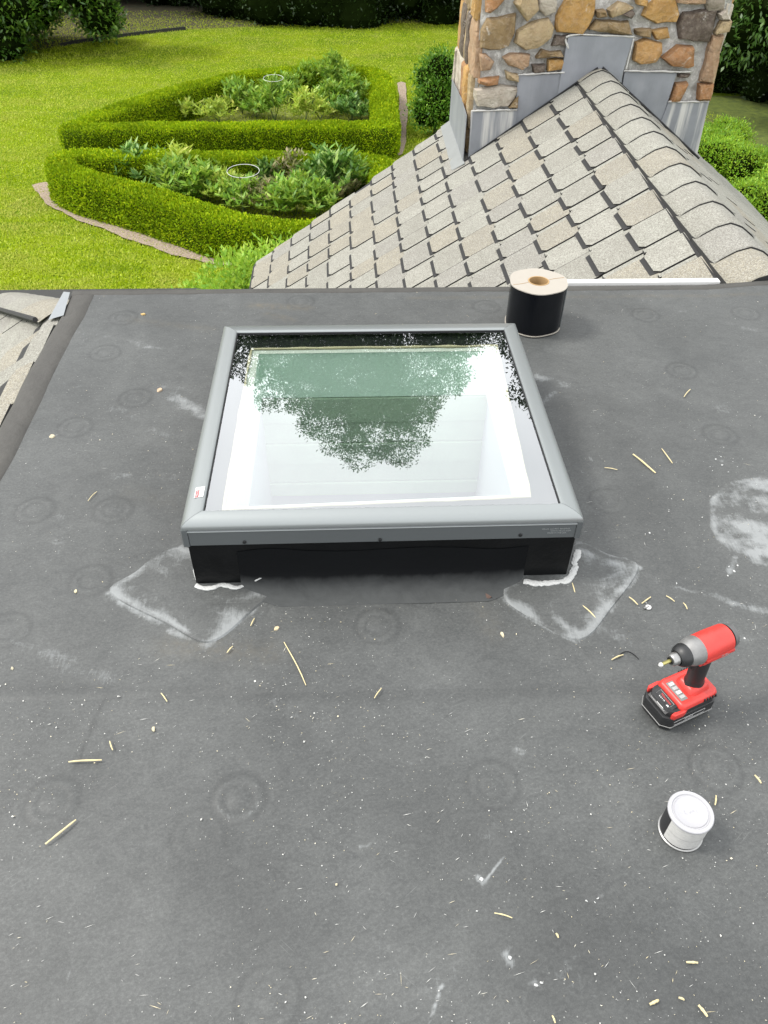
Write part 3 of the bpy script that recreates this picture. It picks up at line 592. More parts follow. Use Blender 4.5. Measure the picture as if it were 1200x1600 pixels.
stroke(chalk, [(300, 640), (250, 600)], .02, .5); stroke(chalk, [(20, 870), (130, 940)], .05, .22); stroke(chalk, [(60, 1050), (190, 1030)], .06, .2)
stroke(chalk, [(560, 1325), (600, 1312)], .006, .75); stroke(chalk, [(758, 1378), (785, 1340)], .003, 1.0); stroke(chalk, [(745, 1370), (756, 1378)], .006, 1.0); stroke(chalk, [(917, 1405), (940, 1400)], .008, .6)
stroke(chalk, [(670, 1600), (690, 1540)], .003, .9); stroke(chalk, [(790, 1490), (800, 1505)], .007, .8); stroke(chalk, [(835, 1535), (845, 1545)], .008, .9); stroke(chalk, [(805, 1170), (815, 1178)], .012, .6)
stroke(chalk, [(940, 1340), (965, 1240)], .02, .28); stroke(chalk, [(880, 1530), (910, 1470)], .02, .3); stroke(chalk, [(100, 1560), (115, 1480)], .005, .5); stroke(chalk, [(80, 1215), (90, 1160)], .004, .4)
stroke(chalk, [(0, 900), (60, 860)], .03, .25); stroke(chalk, [(830, 1130), (838, 1090)], .02, .35); stroke(chalk, [(960, 1045), (1000, 1060)], .02, .3)
for px_s, w_s, s_s in (([(40, 560), (180, 640), (300, 700)], .045, .36), ([(950, 600), (1160, 645)], .05, .34), ([(640, 1180), (770, 1300)], .05, .32), ([(100, 1380), (430, 1500)], .06, .30), ([(520, 1500), (900, 1560)], .06, .30), ([(30, 1000), (210, 1090)], .05, .36), ([(350, 1060), (560, 1150)], .05, .32), ([(930, 980), (1010, 1010)], .03, .42), ([(100, 800), (60, 940)], .04, .36), ([(1000, 470), (1190, 520)], .03, .34), ([(120, 520), (330, 560)], .03, .38), ([(1010, 900), (1190, 1010)], .03, .42), ([(640, 1560), (800, 1470)], .03, .34)):
    stroke(chalk, px_s, w_s, s_s)
chalk *= np.clip(.78+.5*noise2(34, 21)+.35*noise2(80, 22), .1, 1.25)
np.maximum(chalk, np.clip(noise2(3.1, 8)*.28-.02, 0, .3), out=chalk)
# darker membrane before the curb front; shade painted beside the frame's right side
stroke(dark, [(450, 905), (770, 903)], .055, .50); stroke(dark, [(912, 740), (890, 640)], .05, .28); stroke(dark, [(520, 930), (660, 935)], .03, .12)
np.maximum(dark, np.clip(noise2(5, 11)*.35-.05, 0, .35)*np.clip((-.9-Y)*3+.3, 0, 1), out=dark)
stroke(dark, [(1060, 1130), (1020, 1120)], .03, .3); stroke(dark, [(0, 1075), (500, 1090), (1000, 1075)], .02, .22); stroke(dark, [(118, 1200), (150, 1120), (165, 1090)], .004, .4); stroke(dark, [(620, 1250), (1180, 1590)], .10, .16); stroke(dark, [(900, 1500), (1180, 1560)], .12, .30); stroke(dark, [(960, 700), (1060, 900)], .09, .22); stroke(dark, [(330, 1330), (460, 1450)], .08, .18)
stroke(tan_, [(205, 500), (330, 515)], .02, .4); stroke(tan_, [(395, 478), (480, 482)], .02, .9); stroke(tan_, [(420, 492), (455, 500)], .02, .7); stroke(tan_, [(640, 466), (1190, 462)], .012, .6)
stroke(tan_, [(260, 1010), (420, 1020)], .03, .5); stroke(tan_, [(745, 930), (770, 990)], .03, .3); stroke(tan_, [(200, 770), (330, 800)], .03, .2)
# fastening plates pressing through the rubber
for x, y, h in [(55, 798, 1.2), (178, 797, 1.2), (143, 907, 1.3), (82, 1252, 1.5), (373, 1248, 2.3), (312, 1305, .7), (770, 1225, 1.7), (1118, 1201, 2.0), (590, 978, 1.3), (950, 783, 1.4), (1065, 580, 1.3), (1125, 680, 1.2), (1172, 775, 1.3), (193, 497, 1.4), (165, 552, 1.0), (118, 668, 1.0), (1008, 493, 1.3), (470, 472, 1), (1165, 490, 1.2), (760, 480, 1.0), (212, 622, .8), (12, 985, .8), (420, 1560, .7), (900, 1450, .6)]:
    c = at(x, y); d = np.hypot(X-c[0], Y-c[1]); h *= .0011
    Z += h*(np.clip((.046-d)/.010, 0, 1)-.75*np.exp(-((d-.026)/.006)**2)+.5*np.exp(-(d/.009)**2))
    np.maximum(dark, .30*np.exp(-((d-.049)/.006)**2)+.22*np.exp(-((d-.027)/.004)**2), out=dark); np.maximum(chalk, (h/.0022)*.30*np.exp(-((d-.038)/.008)**2)+.3*np.exp(-(d/.012)**2), out=chalk)
# front cove where the membrane turns up the curb, and lap seams
cove = np.clip((Y+.500)/.07, 0, 1)**2*.045*np.clip((.20-np.abs(X-.035))/.05+1, 0, 1)*(Y < -.42)
sy = at(600, 1075)[1]; Z += np.where(Y > sy, .0014, 0)
Z += .02*np.clip((X-1.30)/.3, 0, 1)*np.clip((Y-.92)/.1, 0, 1)
nx, ny = X.shape; V = np.stack([X.ravel(), Y.ravel(), Z.ravel()], 1)
I = np.arange(nx*ny).reshape(nx, ny); F = np.stack([I[:-1, :-1].ravel(), I[1:, :-1].ravel(), I[1:, 1:].ravel(), I[:-1, 1:].ravel()], 1)
cx = (X[:-1, :-1]+X[1:, 1:]).ravel()/2; cy = (Y[:-1, :-1]+Y[1:, 1:]).ravel()/2; F = F[~((abs(cx) < .425) & (abs(cy) < .425))]
me = mesh_np('membrane', V, F, (MEM,), True)
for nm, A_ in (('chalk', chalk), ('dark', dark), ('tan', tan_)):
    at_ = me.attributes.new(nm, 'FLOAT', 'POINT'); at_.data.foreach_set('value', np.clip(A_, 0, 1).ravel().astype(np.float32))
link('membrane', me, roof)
# raised edge flap at the left, folded strip at the far edge
EDG = simple('membrane_edge_strip', (.058, .056, .050), .75, var=.5, scale=9, bump=.8, bdist=.006)
xo = [at(110, 458)[0], at(0, 690)[0]]
def flap(y0, y1):
    ys = np.linspace(y0, y1, 60); V = []; 
    for i, y in enumerate(ys):
        j = .003*math.sin(y*9)+.002*math.sin(y*23)
        for (x, z) in ((-1.000+j, -.001), (-1.004+j, .0028), (-1.03, .003+j*.5), (-1.075, .001), (-1.087+j, -.004), (-1.090, -.075)): V.append((x, y, z))
    F = [(i*6+k, (i+1)*6+k, (i+1)*6+k+1, i*6+k+1) for i in range(59) for k in range(5)]
    return mesh_py('edge_flap', V, F, (EDG,), True)
link('edge_flap', flap(YB, 1.05), roof)
V = []; xs = np.linspace(-1.085, XR, 120)
for x in xs:
    j = .002*math.sin(x*11)+.0015*math.sin(x*31); k = .02*min(max((x-1.30)/.3, 0), 1)
    for (y, z) in ((1.030, -.002+k), (1.036+j, .004+k), (1.062, .006+k), (1.070+j, 0), (1.071, -.12)): V.append((x, y, z))
link('edge_flap', mesh_py('edge_flap_far', V, [(i*5+k, i*5+k+1, (i+1)*5+k+1, (i+1)*5+k) for i in range(119) for k in range(4)], (EDG,), True), roof)
# white metal strip seen between membrane and shingles
bm = bmesh.new(); a = at(884, 450, .0); b_ = at(1128, 450, .0); bx(bm, a[0], b_[0], 1.074, 1.105, -.05, .014, .002)
link('white_flashing', bm_mesh('white_flashing', bm, (WHT,)), roof)
# structural body and house walls beneath
SID = simple('grey_siding', (.42, .42, .40), .8, var=.06, scale=5)
bm = bmesh.new(); bx(bm, -1.06, -.44, YB, 1.05, -.35, -.012); bx(bm, .44, XR, YB, 1.05, -.35, -.012); bx(bm, -.44, .44, .44, 1.05, -.35, -.012); bx(bm, -.44, .44, YB, -.44, -.35, -.012)
link('roof_deck', bm_mesh('roof_deck', bm, (SID,)), roof)
hw = thing('house_wall', 'grey house walls below the flat roof', 'wall'); bm = bmesh.new()
bx(bm, -1.0, XR-.05, .95, 1.0, G, -.352); bx(bm, -1.0, -.95, YB+.05, .948, G, -.352); bx(bm, XR-.1, XR-.05, YB+.05, .948, G, -.352); bx(bm, -.948, XR-.102, YB+.05, YB+.1, G, -.352)
link('wall', bm_mesh('house_wall', bm, (SID,)), hw)
# sealed square patches around the curb corners
PAT = MEM
def patch(px, lab):
    P = [at(*p) for p in px]; c = np.mean(P, 0); pts = smooth_path(P, 5, True); n = len(pts)
    V = []; AC = []
    for sc_, z_, ch_ in ((1.02, .0010, .5), (1.0, .0048, .66), (.93, .0054, .66), (.80, .0056, .46), (.62, .0056, .30), (.3, .0056, .24)):
        for i, p in enumerate(pts):
            nn_ = noise.noise(Vector((p[0]*16, p[1]*16, sc_*6)))
            V.append((c[0]+(p[0]-c[0])*sc_, c[1]+(p[1]-c[1])*sc_, z_+.0006*nn_)); AC.append(max(0, min(.95, ch_*(1+1.7*nn_))))
    V.append((c[0], c[1], .0056)); AC.append(.1)
    F = [(k*n+i, k*n+(i+1) % n, (k+1)*n+(i+1) % n, (k+1)*n+i) for k in range(5) for i in range(n)]+[(5*n+i, 5*n+(i+1) % n, 6*n) for i in range(n)]
    o = link('corner_patch', mesh_py('corner_patch', V, F, (MEM,)), roof); o['label'] = lab
    me = o.data; a_ = me.attributes.new('chalk', 'FLOAT', 'POINT'); a_.data.foreach_set('value', AC)
patch([(174, 927), (212, 896), (258, 864), (330, 862), (430, 905), (385, 962), (325, 1004), (262, 975)], 'sealed rubber patch at the near left corner of the curb')
patch([(800, 905), (880, 870), (905, 850), (950, 868), (996, 887), (955, 950), (905, 1000), (830, 965), (790, 935)], 'sealed rubber patch at the near right corner of the curb')
# sealant beads
def bead(px, r_, lab, z=.0062):
    P = smooth_path([at(x, y, z) for x, y in px], 20); bm = bmesh.new(); rr = [r_*(.9+.45*noise.noise(Vector(p*55))+.25*noise.noise(Vector(p*160))) for p in P]; rr[0] = rr[-1] = r_*.3
    P = [p+np.array([noise.noise(Vector(p*60))*r_*.5, noise.noise(Vector(p*70+5))*r_*.5, 0]) for p in P]
    tube(bm, P, rr, 8)
    for v in bm.verts: v.co.z = z+(v.co.z-z)*.24
    o = link('sealant_bead', bm_mesh('sealant_bead', bm, (CAULK,), True), roof); o['label'] = lab
bead([(818, 907), (840, 911), (862, 910), (884, 908), (894, 898), (898, 880), (902, 858)], .0095, 'white sealant bead round the near right foot of the curb')
bead([(306, 914), (325, 919), (345, 914), (370, 917), (398, 909), (412, 914), (430, 909)], .0065, 'white sealant bead along the near left foot of the curb')
bead([(308, 868), (303, 890), (309, 913)], .002, 'thin sealant line up the left side of the curb foot')

# spatters of dried sealant near the puddle
bm = bmesh.new(); rs = random.Random(8)
for x, y, w_ in [(1118, 718, 5), (1126, 714, 4), (1128, 727, 3.5), (1109, 730, 2), (1145, 722, 2.2), (1152, 730, 1.8), (1113, 736, 2), (1138, 738, 2.6), (1099, 722, 1.6), (1160, 718, 1.5), (1130, 700, 1.5), (1120, 707, 1.5), (1009, 942, 3), (1015, 833, 3.5), (1008, 835, 2.5), (1049, 780, 2), (1045, 797, 2.4), (1057, 912, 3.5), (1147, 893, 4.5), (1139, 886, 4), (1152, 884, 4), (1137, 900, 3), (1163, 998, 3), (1155, 1001, 2.4), (797, 1497, 3.6), (838, 1540, 4), (846, 1536, 3), (752, 1374, 4.2), (745, 1424, 2.2), (916, 1408, 3), (934, 1404, 3), (929, 1410, 2), (515, 968, 3)]:
    c = at(x, y); n = 9; a0 = rs.uniform(0, 6); el_ = rs.uniform(.35, .9); R1 = w_*.0009
    pr_ = [(math.cos(6.283*i/n)*R1*rs.uniform(.6, 1.3), math.sin(6.283*i/n)*R1*el_*rs.uniform(.6, 1.3)) for i in range(n)]
    rg = [bm.verts.new((c[0]+x_*math.cos(a0)-y_*math.sin(a0), c[1]+x_*math.sin(a0)+y_*math.cos(a0), .0015)) for x_, y_ in pr_]; tp = bm.verts.new((c[0], c[1], .0032))
    for i in range(n): bm.faces.new((rg[i], rg[(i+1) % n], tp))
link('sealant_spatter', bm_mesh('sealant_spatter', bm, (CAULK,), True), roof)['kind'] = 'stuff'

# ==================================================================  SKYLIGHT
skyl = thing('skylight', 'square grey framed skylight with trees mirrored in its glass', 'skylight')
W = .4405
prof = [(0, .180), (0, .186), (.0035, .1915), (.010, .1965), (.020, .2010), (.031, .2040), (.040, .2052), (.0455, .2050), (.0475, .2025), (.0475, .198)]
SX, SF, SBK = .98, .78, 1.32
def corner(sx, sy, d): return (sx*(W-d*SX), sy*(W-d*(SBK if sy > 0 else SF)))
sides = [((-1, -1), (1, -1)), ((1, -1), (1, 1)), ((1, 1), (-1, 1)), ((-1, 1), (-1, -1))]
for a, b_ in sides:
    V = []; g = .0006; dx, dy = b_[0]-a[0], b_[1]-a[1]; ln_ = math.hypot(dx, dy); ux, uy = dx/ln_, dy/ln_
    for d, z in prof:
        p = corner(*a, d); q = corner(*b_, d); V += [(p[0]+ux*g, p[1]+uy*g, z), (q[0]-ux*g, q[1]-uy*g, z)]
    F = [(2*i, 2*i+1, 2*i+3, 2*i+2) for i in range(len(prof)-1)]
    m = len(prof); F += [tuple(2*i for i in range(m)), tuple(2*i+1 for i in reversed(range(m)))]
    autosmooth(link('frame_rail', mesh_py('frame_rail', V, F, (FRAME,)), skyl), 50)
    # apron under the rail
    pr2 = [(.006, .179), (.0015, .1785), (-.001, .1765), (-.001, .1745), (.0005, .1735), (.0005, .134), (.003, .1325), (.010, .1325)]
    V = []
    for d, z in pr2:
        p = corner(*a, d/SF*1.0) if False else (a[0]*(W-d), a[1]*(W-d)); q = (b_[0]*(W-d), b_[1]*(W-d)); V += [(p[0]+ux*.013, p[1]+uy*.013, z), (q[0]-ux*.013, q[1]-uy*.013, z)]
    autosmooth(link('apron', mesh_py('apron', V, [(2*i+1, 2*i, 2*i+2, 2*i+3) for i in range(len(pr2)-1)], (FRAMED,)), skyl), 30)
    # lighter tube painting the highlight along the apron lip
    bm = bmesh.new(); pa_ = Vector((a[0]*(W+.0012), a[1]*(W+.0012), .1757)); pb_ = Vector((b_[0]*(W+.0012), b_[1]*(W+.0012), .1757)); dd = (pb_-pa_).normalized()
    tube(bm, [pa_+dd*.014, pb_-dd*.014], .0010, 6); link('apron_highlight', bm_mesh('apron_highlight', bm, (FRAME,)), skyl)
for sx in (-1, 1):
    for sy in (-1, 1):
        bm = bmesh.new(); e = W+.0012; pts = [(e-.014, e), (e-.002, e), (e, e-.002), (e, e-.014), (e-.012, e-.014), (e-.014, e-.012)]
        lo_ = [bm.verts.new((sx*x, sy*y, .1320)) for x, y in pts]; hi_ = [bm.verts.new((sx*x, sy*y, .1800)) for x, y in pts]
        bm.faces.new(lo_); bm.faces.new(hi_); [bm.faces.new((lo_[i], lo_[(i+1) % 6], hi_[(i+1) % 6], hi_[i])) for i in range(6)]
        link('corner_cap', bm_mesh('corner_cap', bm, (FRAMED,)), skyl)
# rubber gasket between rail and glass
bm = bmesh.new(); gp = [(corner(-1, -1, .049)), (corner(1, -1, .049)), (corner(1, 1, .049)), (corner(-1, 1, .049))]
tube(bm, [(x, y, .2) for x, y in gp], .0022, 6, True); link('gasket', bm_mesh('gasket', bm, (RUB,)), skyl)
x0, y0 = corner(-1, -1, .047); x1, y1 = corner(1, 1, .047)
bm = bmesh.new(); bm.faces.new([bm.verts.new(p) for p in ((x0, y0, .1985), (x1, y0, .1985), (x1, y1, .1985), (x0, y1, .1985))])
link('glass_pane', bm_mesh('glass_pane', bm, (GLASS,), recalc=False), skyl)
# inside lining seen through the glass
LIN = simple('white_liner', (.64, .68, .62), .6, var=.04, scale=8); TANM = simple('dried_glue', (.62, .55, .36), .8, var=.2, scale=60)
OLD = simple('old_roof_board', (.52, .66, .50), .85, var=.25, scale=7, bump=.5, bdist=.004); DRY = simple('interior_wall', (.50, .51, .58), .9, var=.03, scale=3)
bm = bmesh.new(); g4 = [at(349, 797, .186), at(829, 777, .186), at(776, 541, .186), at(393, 546, .186)]; o4 = [(float(p_[0]), float(p_[1])) for p_ in g4]; i4 = [(o4[0][0]+.026, o4[0][1]+.012), (o4[1][0]-.024, o4[1][1]+.012), (o4[2][0]-.022, o4[2][1]-.022), (o4[3][0]+.022, o4[3][1]-.022)]
for k in range(4):
    a, b_ = o4[k], o4[(k+1) % 4]; c, d = i4[(k+1) % 4], i4[k]
    bm.faces.new([bm.verts.new((*p, .184)) for p in (a, b_, c, d)])
link('inner_flange', bm_mesh('inner_flange', bm, (LIN,)), skyl)
bm = bmesh.new(); w4 = [(-.43, -.43), (.43, -.43), (.43, .43), (-.43, .43)]
for k in range(4): bm.faces.new([bm.verts.new((*p, .186)) for p in (w4[k], w4[(k+1) % 4], o4[(k+1) % 4], o4[k])])
link('enamel_border', bm_mesh('enamel_border', bm, (simple('black_enamel', (.012, .014, .014), .4, spec=.1),)), skyl)
bm = bmesh.new(); e4 = o4
pts = []
for k in range(4):
    a = np.array(e4[k]); b_ = np.array(e4[(k+1) % 4])
    for t in np.linspace(0, 1, 16)[:-1]: p = a+(b_-a)*t; pts.append((p[0]+.003*noise.noise(Vector((p[0]*30, p[1]*30, 0))), p[1]+.003*noise.noise(Vector((p[0]*30, p[1]*30, 4))), .1875))
tube(bm, pts, [.0035*(1+.6*noise.noise(Vector((q_[0]*25, q_[1]*25, 1)))) for q_ in pts], 6, True); link('glue_line', bm_mesh('glue_line', bm, (TANM,), True), skyl)
curb = link('curb', None, skyl)
bm = bmesh.new(); C_ = .434
for sx, sy in ((0, -1), (0, 1), (-1, 0), (1, 0)):
    if sy: bx(bm, -C_, C_, sy*C_ if sy < 0 else C_-.03, -C_+.03 if sy < 0 else C_, -.002, .166, .002)
    else: bx(bm, -C_ if sx < 0 else C_-.03, -C_+.03 if sx < 0 else C_, -C_+.031, C_-.031, -.002, .166, .002)
bpy.data.objects.remove(curb); curb = link('curb', bm_mesh('curb', bm, (BLK,)), skyl)
# membrane apron folded up the middle of the curb front
V = []; xs = np.linspace(-.33, .33, 50)
for i, x in enumerate(xs):
    wv = .002*noise.noise(Vector((x*14, 0, 0))); top = .105+.02*noise.noise(Vector((x*6, 3, 0)))
    ef = min(1, (.33-abs(x))/.09)**.6
    for (y, z) in ((.0015, top), (.004+wv, .085), (.008+wv, .05), (.016+wv, .026), (.032+wv, .011), (.055, .0048), (.075, .0022)): V.append((x, -C_-.0015-(y-.0015)*(.1+.9*ef), z if ef > .5 or z > .02 else z))
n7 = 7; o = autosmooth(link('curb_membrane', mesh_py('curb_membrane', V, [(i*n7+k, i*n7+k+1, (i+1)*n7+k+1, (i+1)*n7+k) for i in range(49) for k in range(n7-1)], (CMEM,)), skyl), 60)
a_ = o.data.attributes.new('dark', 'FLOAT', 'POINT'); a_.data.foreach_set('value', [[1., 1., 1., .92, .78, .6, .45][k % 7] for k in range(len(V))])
a_ = o.data.attributes.new('chalk', 'FLOAT', 'POINT'); a_.data.foreach_set('value', [[.0, .0, .0, .0, .1, .05, .0][k % 7] for k in range(len(V))])
bead([(336, 876), (372, 880), (404, 884), (425, 892), (398, 908)], .0020, 'thin sealant smear across the left of the curb front', .03)
bead([(400, 905), (408, 888), (445, 884), (482, 882)], .0026, 'thin sealant smear rising to the middle of the curb front', .018)
# light well
def wallrect(name, x0, x1, y0, y1, z0, z1, mat, par=skyl):
    bm = bmesh.new(); bx(bm, x0, x1, y0, y1, z0, z1, .0015); return link(name, bm_mesh(name, bm, (mat,)), par)
well = link('light_well', None, skyl)
wi = (i4[3][0]-.004, i4[2][0]+.004, i4[0][1]-.01, i4[2][1]+.004)
bm = bmesh.new()
bx(bm, wi[0]-.02, wi[0], wi[2]-.02, wi[3]+.02, .03, .182); bx(bm, wi[1], wi[1]+.02, wi[2]-.02, wi[3]+.02, .03, .182); bx(bm, wi[0], wi[1], wi[2]-.02, wi[2], .03, .182); bx(bm, wi[0], wi[1], wi[3], wi[3]+.02, .03, .182)
bpy.data.objects.remove(well); well = link('well_lining', bm_mesh('well_lining', bm, (simple('mint_lining', (1.0, 1.26, 1.08), .6, var=.03, scale=6),)), skyl)
zz = [.026, -.066, -.146, -.226, -.306, -.36]
for k in range(5):
    wallrect('well_board', wi[0]-.01, wi[1]+.01, wi[3]-.004+.006*(k % 2), wi[3]+.02, zz[k+1]+.004, zz[k], OLD, skyl)
bm = bmesh.new()
bx(bm, wi[0]-.03, wi[0]-.006, wi[2]-.02, wi[3]+.03, -1.6, .028); bx(bm, wi[1]+.006, wi[1]+.03, wi[2]-.02, wi[3]+.03, -1.6, .028); bx(bm, wi[0]-.006, wi[1]+.006, wi[2]-.03, wi[2]-.006, -1.6, .028); bx(bm, wi[0]-.006, wi[1]+.006, wi[3]+.022, wi[3]+.04, -1.6, .028); bx(bm, wi[0]-.03, wi[1]+.03, wi[2]-.03, wi[3]+.04, -1.62, -1.601)
link('well_shaft', bm_mesh('well_shaft', bm, (DRY,)), skyl)
# screws, sticker, printed text
for x, y in ((382, 847), (594, 843), (813, 836)):
    p = aty(x, y, -W); bm = bmesh.new(); R4 = Matrix.Translation((p[0], -W-.0006, p[2])) @ Matrix.Rotation(math.pi/2, 4, 'X')
    lathe(bm, [(.0042, -.001), (.0042, .0012), (.003, .0024), (.0012, .0024), (.0010, .0012)], 16, R4, False, True); link('screw', bm_mesh('screw', bm, (RUB,)), skyl)
def text(body, size, mat, loc, rot, parent, name='lettering', ext=.0002, align='CENTER'):
    cu = bpy.data.curves.new('t', 'FONT'); cu.body = body; cu.size = size; cu.extrude = ext; cu.align_x = align; cu.align_y = 'CENTER'
    t = bpy.data.objects.new('t', cu); COL.objects.link(t); dg = bpy.context.evaluated_depsgraph_get(); me = bpy.data.meshes.new_from_object(t.evaluated_get(dg))
    bpy.data.objects.remove(t); bpy.data.curves.remove(cu); me.materials.clear(); me.materials.append(mat); me.name = name
    return link(name, me, parent, loc, rot)
PAPER = simple('white_label', (.78, .78, .76), .5, var=.02); REDP = simple('red_print', (.62, .02, .03), .5, var=.03)
p = at(311, 772, .199); ry = math.atan2(.0125, .0255)*-1
lab = thing('tmp', '', '')
bpy.data.objects.remove(lab)
st = link('sticker', None, skyl)
bm = bmesh.new(); bx(bm, -.0105, .0105, -.0175, .0175, 0, .0003); bpy.data.objects.remove(st)
st = link('sticker', bm_mesh('sticker', bm, (PAPER,)), skyl, (p[0]+.002, p[1], float(np.interp((p[0]+.002+W)/SX, [q_[0] for q_ in prof], [q_[1] for q_ in prof]))+.0006), (0, -.17, 0)); st['label'] = 'small red and white maker sticker on the left rail'
bm = bmesh.new(); bx(bm, -.0085, -.0005, -.0165, .0070, .0003, .0006); o = link('red_panel', bm_mesh('red_panel', bm, (REDP,)), st)
text('VELUX', .0072, PAPER, (-.0045, -.0048, .0008), (0, 0, math.pi/2), st, ext=.0001)
PRT = simple('pale_print', (.36, .39, .39), .5, var=.1)
p = aty(868, 828, -W)
for k, (s_, dx) in enumerate((('VELUX  U.S. PAT. PENDING', 0), ('WWW.VELUX.COM', .012), ('MADE IN THE USA', .004))):
    text(s_, .0052, PRT, (p[0]+dx, -W-.0008, p[2]+.004-k*.0062), (math.pi/2, 0, 0), skyl, ext=.0001)

# ==================================================================  SHINGLED ROOF
PHI = .61; XRD, ZRD, YREF, AZ, SLP = 1.58571, .056735, 2.2635, .012, .031; E_, U0 = .203, .1382; YC, YR_ = 3.964, 4.777
def RS(u, y, off=0.0, right=False):
    s = 1 if right else -1
    return Vector((XRD+s*u*math.cos(PHI)+AZ*(y-YREF)+s*off*math.sin(PHI), y, ZRD-u*math.sin(PHI)+SLP*(y-YREF)+off*math.cos(PHI)))
sroof = thing('shingled_roof', 'pitched roof of pale grey and tan asphalt shingles running up to the stone chimney', 'roof', tuple(RS(0, 1.1)))
ob = Vector(sroof.location)
def shingle_mesh(wd, e=E_, t=.017, ch=.023, band=.023):
    # local: +x up-slope, y along the course, butt edge at x=0, chamfered corners; a darker backing layer peeps out below the butt
    outl = [(0, ch*1.3), (ch, 0), (e+.03, 0), (e+.03, wd), (ch, wd), (0, wd-ch*1.3)]
    V = [(x, y, t-(.013*min(1, max(0, x-.03)/e))) for x, y in outl]+[(x, y, -.004) for x, y in outl]
    F = [(0, 1, 2, 3, 4, 5)]+[(i+6, (i+1) % 6+6, (i+1) % 6, i) for i in range(6)]
    k = len(V); b_ = [(-band, ch*.9), (.012, ch*.5), (.012, wd-ch*.5), (-band, wd-ch*.9)]
    V += [(x, y, t-.007) for x, y in b_]+[(x, y, -.004) for x, y in b_]
    F += [(k, k+1, k+2, k+3)]+[(k+4+i, k+4+(i+1) % 4, k+(i+1) % 4, k+i) for i in (0, 2, 3)]
    me = mesh_py('shingle', V, [tuple(f) for f in F], (SH, ASPH))
    for p_ in me.polygons: p_.material_index = 0 if p_.index == 0 else 1
    me.validate(); return me
WDS = (.168, .19, .212, .236, .258); SM = {w_: shingle_mesh(w_) for w_ in WDS}; SML = {w_: shingle_mesh(w_, band=.06) for w_ in WDS}; SMH = shingle_mesh(.236, e=.06, band=.06)
d_up = (RS(0, 2)-RS(1, 2)).normalized(); d_y = (RS(0, 3)-RS(0, 2)).normalized(); d_n = d_up.cross(d_y).normalized()
if d_n.z < 0: d_n = -d_n
BL = Matrix((d_up, d_y, d_up.cross(d_y).normalized())).transposed(); 
flip = BL.col[2].z < 0
def base_mat(right=False):
    dup_ = (RS(0, 2, 0, right)-RS(1, 2, 0, right)).normalized(); n_ = dup_.cross(d_y).normalized()
    if n_.z < 0: y_ = -d_y; n_ = -n_
    else: y_ = d_y
    return Matrix((dup_, y_, n_)).transposed(), y_
ML, yl = base_mat(); MR, yr = base_mat(True)
sr = random.Random(4); cnt = 0; FS = []   # FS: filler strips
def lay_course(k, y0, y1, right=False):
    """one course of tabs with dark slots and now and then a narrow strip"""
    global cnt
    Mx, yv = (MR, yr) if right else (ML, yl); ub = U0+(k+1)*E_; y = y0+sr.uniform(-.14, 0)
    while y < y1:
        w_ = sr.choice(WDS); a, b_ = max(y, y0), min(y+w_, y1)
        if b_-a > .05:
            m = SM[w_]; sy = (b_-a)/w_; yy = a if yv.y > 0 else b_
            o = link('shingle', m, sroof, RS(ub+sr.uniform(-.002, .002), yy, .010+sr.uniform(0, .0015), right)-ob, (Mx @ Matrix.Rotation(sr.uniform(-.008, .008), 3, 'Z')).to_euler()); o.scale = (1, sy, 1); cnt += 1
        y += w_+.0105
        if sr.random() < .62 and y+.03 < y1 and y > y0:
            FS.append((ub, y, sr.uniform(.022, .034), right)); y = y+FS[-1][2]+.0095
for k in range(0, 14):
    far = YC-.005 if k < 4 else (4.77)
    lay_course(k, 1.108, far)
for k in range(0, 3): lay_course(k, 1.13, YC-.01, True)
V = []; F = []
for (ub, y, wd, right) in FS:
    b0 = len(V)
    for (u, yy, h) in ((ub-.006, y, .023), (ub-.006, y+wd, .023), (ub-E_-.03, y+wd, .010), (ub-E_-.03, y, .010)): V.append(RS(u, yy, h+.002, right)-ob)
    for i in range(4): V.append(V[b0+i]-Vector((0, 0, .012)))
    F += [(b0, b0+1, b0+2, b0+3), (b0+4, b0+5, b0+1, b0), (b0+5, b0+6, b0+2, b0+1), (b0+7, b0+4, b0, b0+3), (b0+6, b0+7, b0+3, b0+2)]
me = mesh_py('shingle_strips', V, F, (SH, ASPH)); 
for i, p_ in enumerate(me.polygons): p_.material_index = 0 if i % 5 == 0 else 1
bmt = bmesh.new(); bmt.from_mesh(me); bmesh.ops.recalc_face_normals(bmt, faces=bmt.faces); bmt.to_mesh(me); bmt.free()
link('shingle_strips', me, sroof)['kind'] = 'stuff'
# underlay body
bm = bmesh.new()
for right in (False, True):
    U = U0+14*E_+.06 if not right else 2.2
    q = [RS(0, 1.10, -.001, right), RS(U, 1.10, -.001, right), RS(U, 4.81, -.001, right), RS(0, 4.81, -.001, right)]; ql = [p_-Vector((0, 0, .10)) for p_ in q]
    a = [bm.verts.new(p_-ob) for p_ in q]; c = [bm.verts.new(p_-ob) for p_ in ql]
    bm.faces.new(a); bm.faces.new(c); [bm.faces.new((a[i], a[(i+1) % 4], c[(i+1) % 4], c[i])) for i in range(4)]
link('underlay', bm_mesh('roof_underlay', bm, (ASPH,)), sroof)
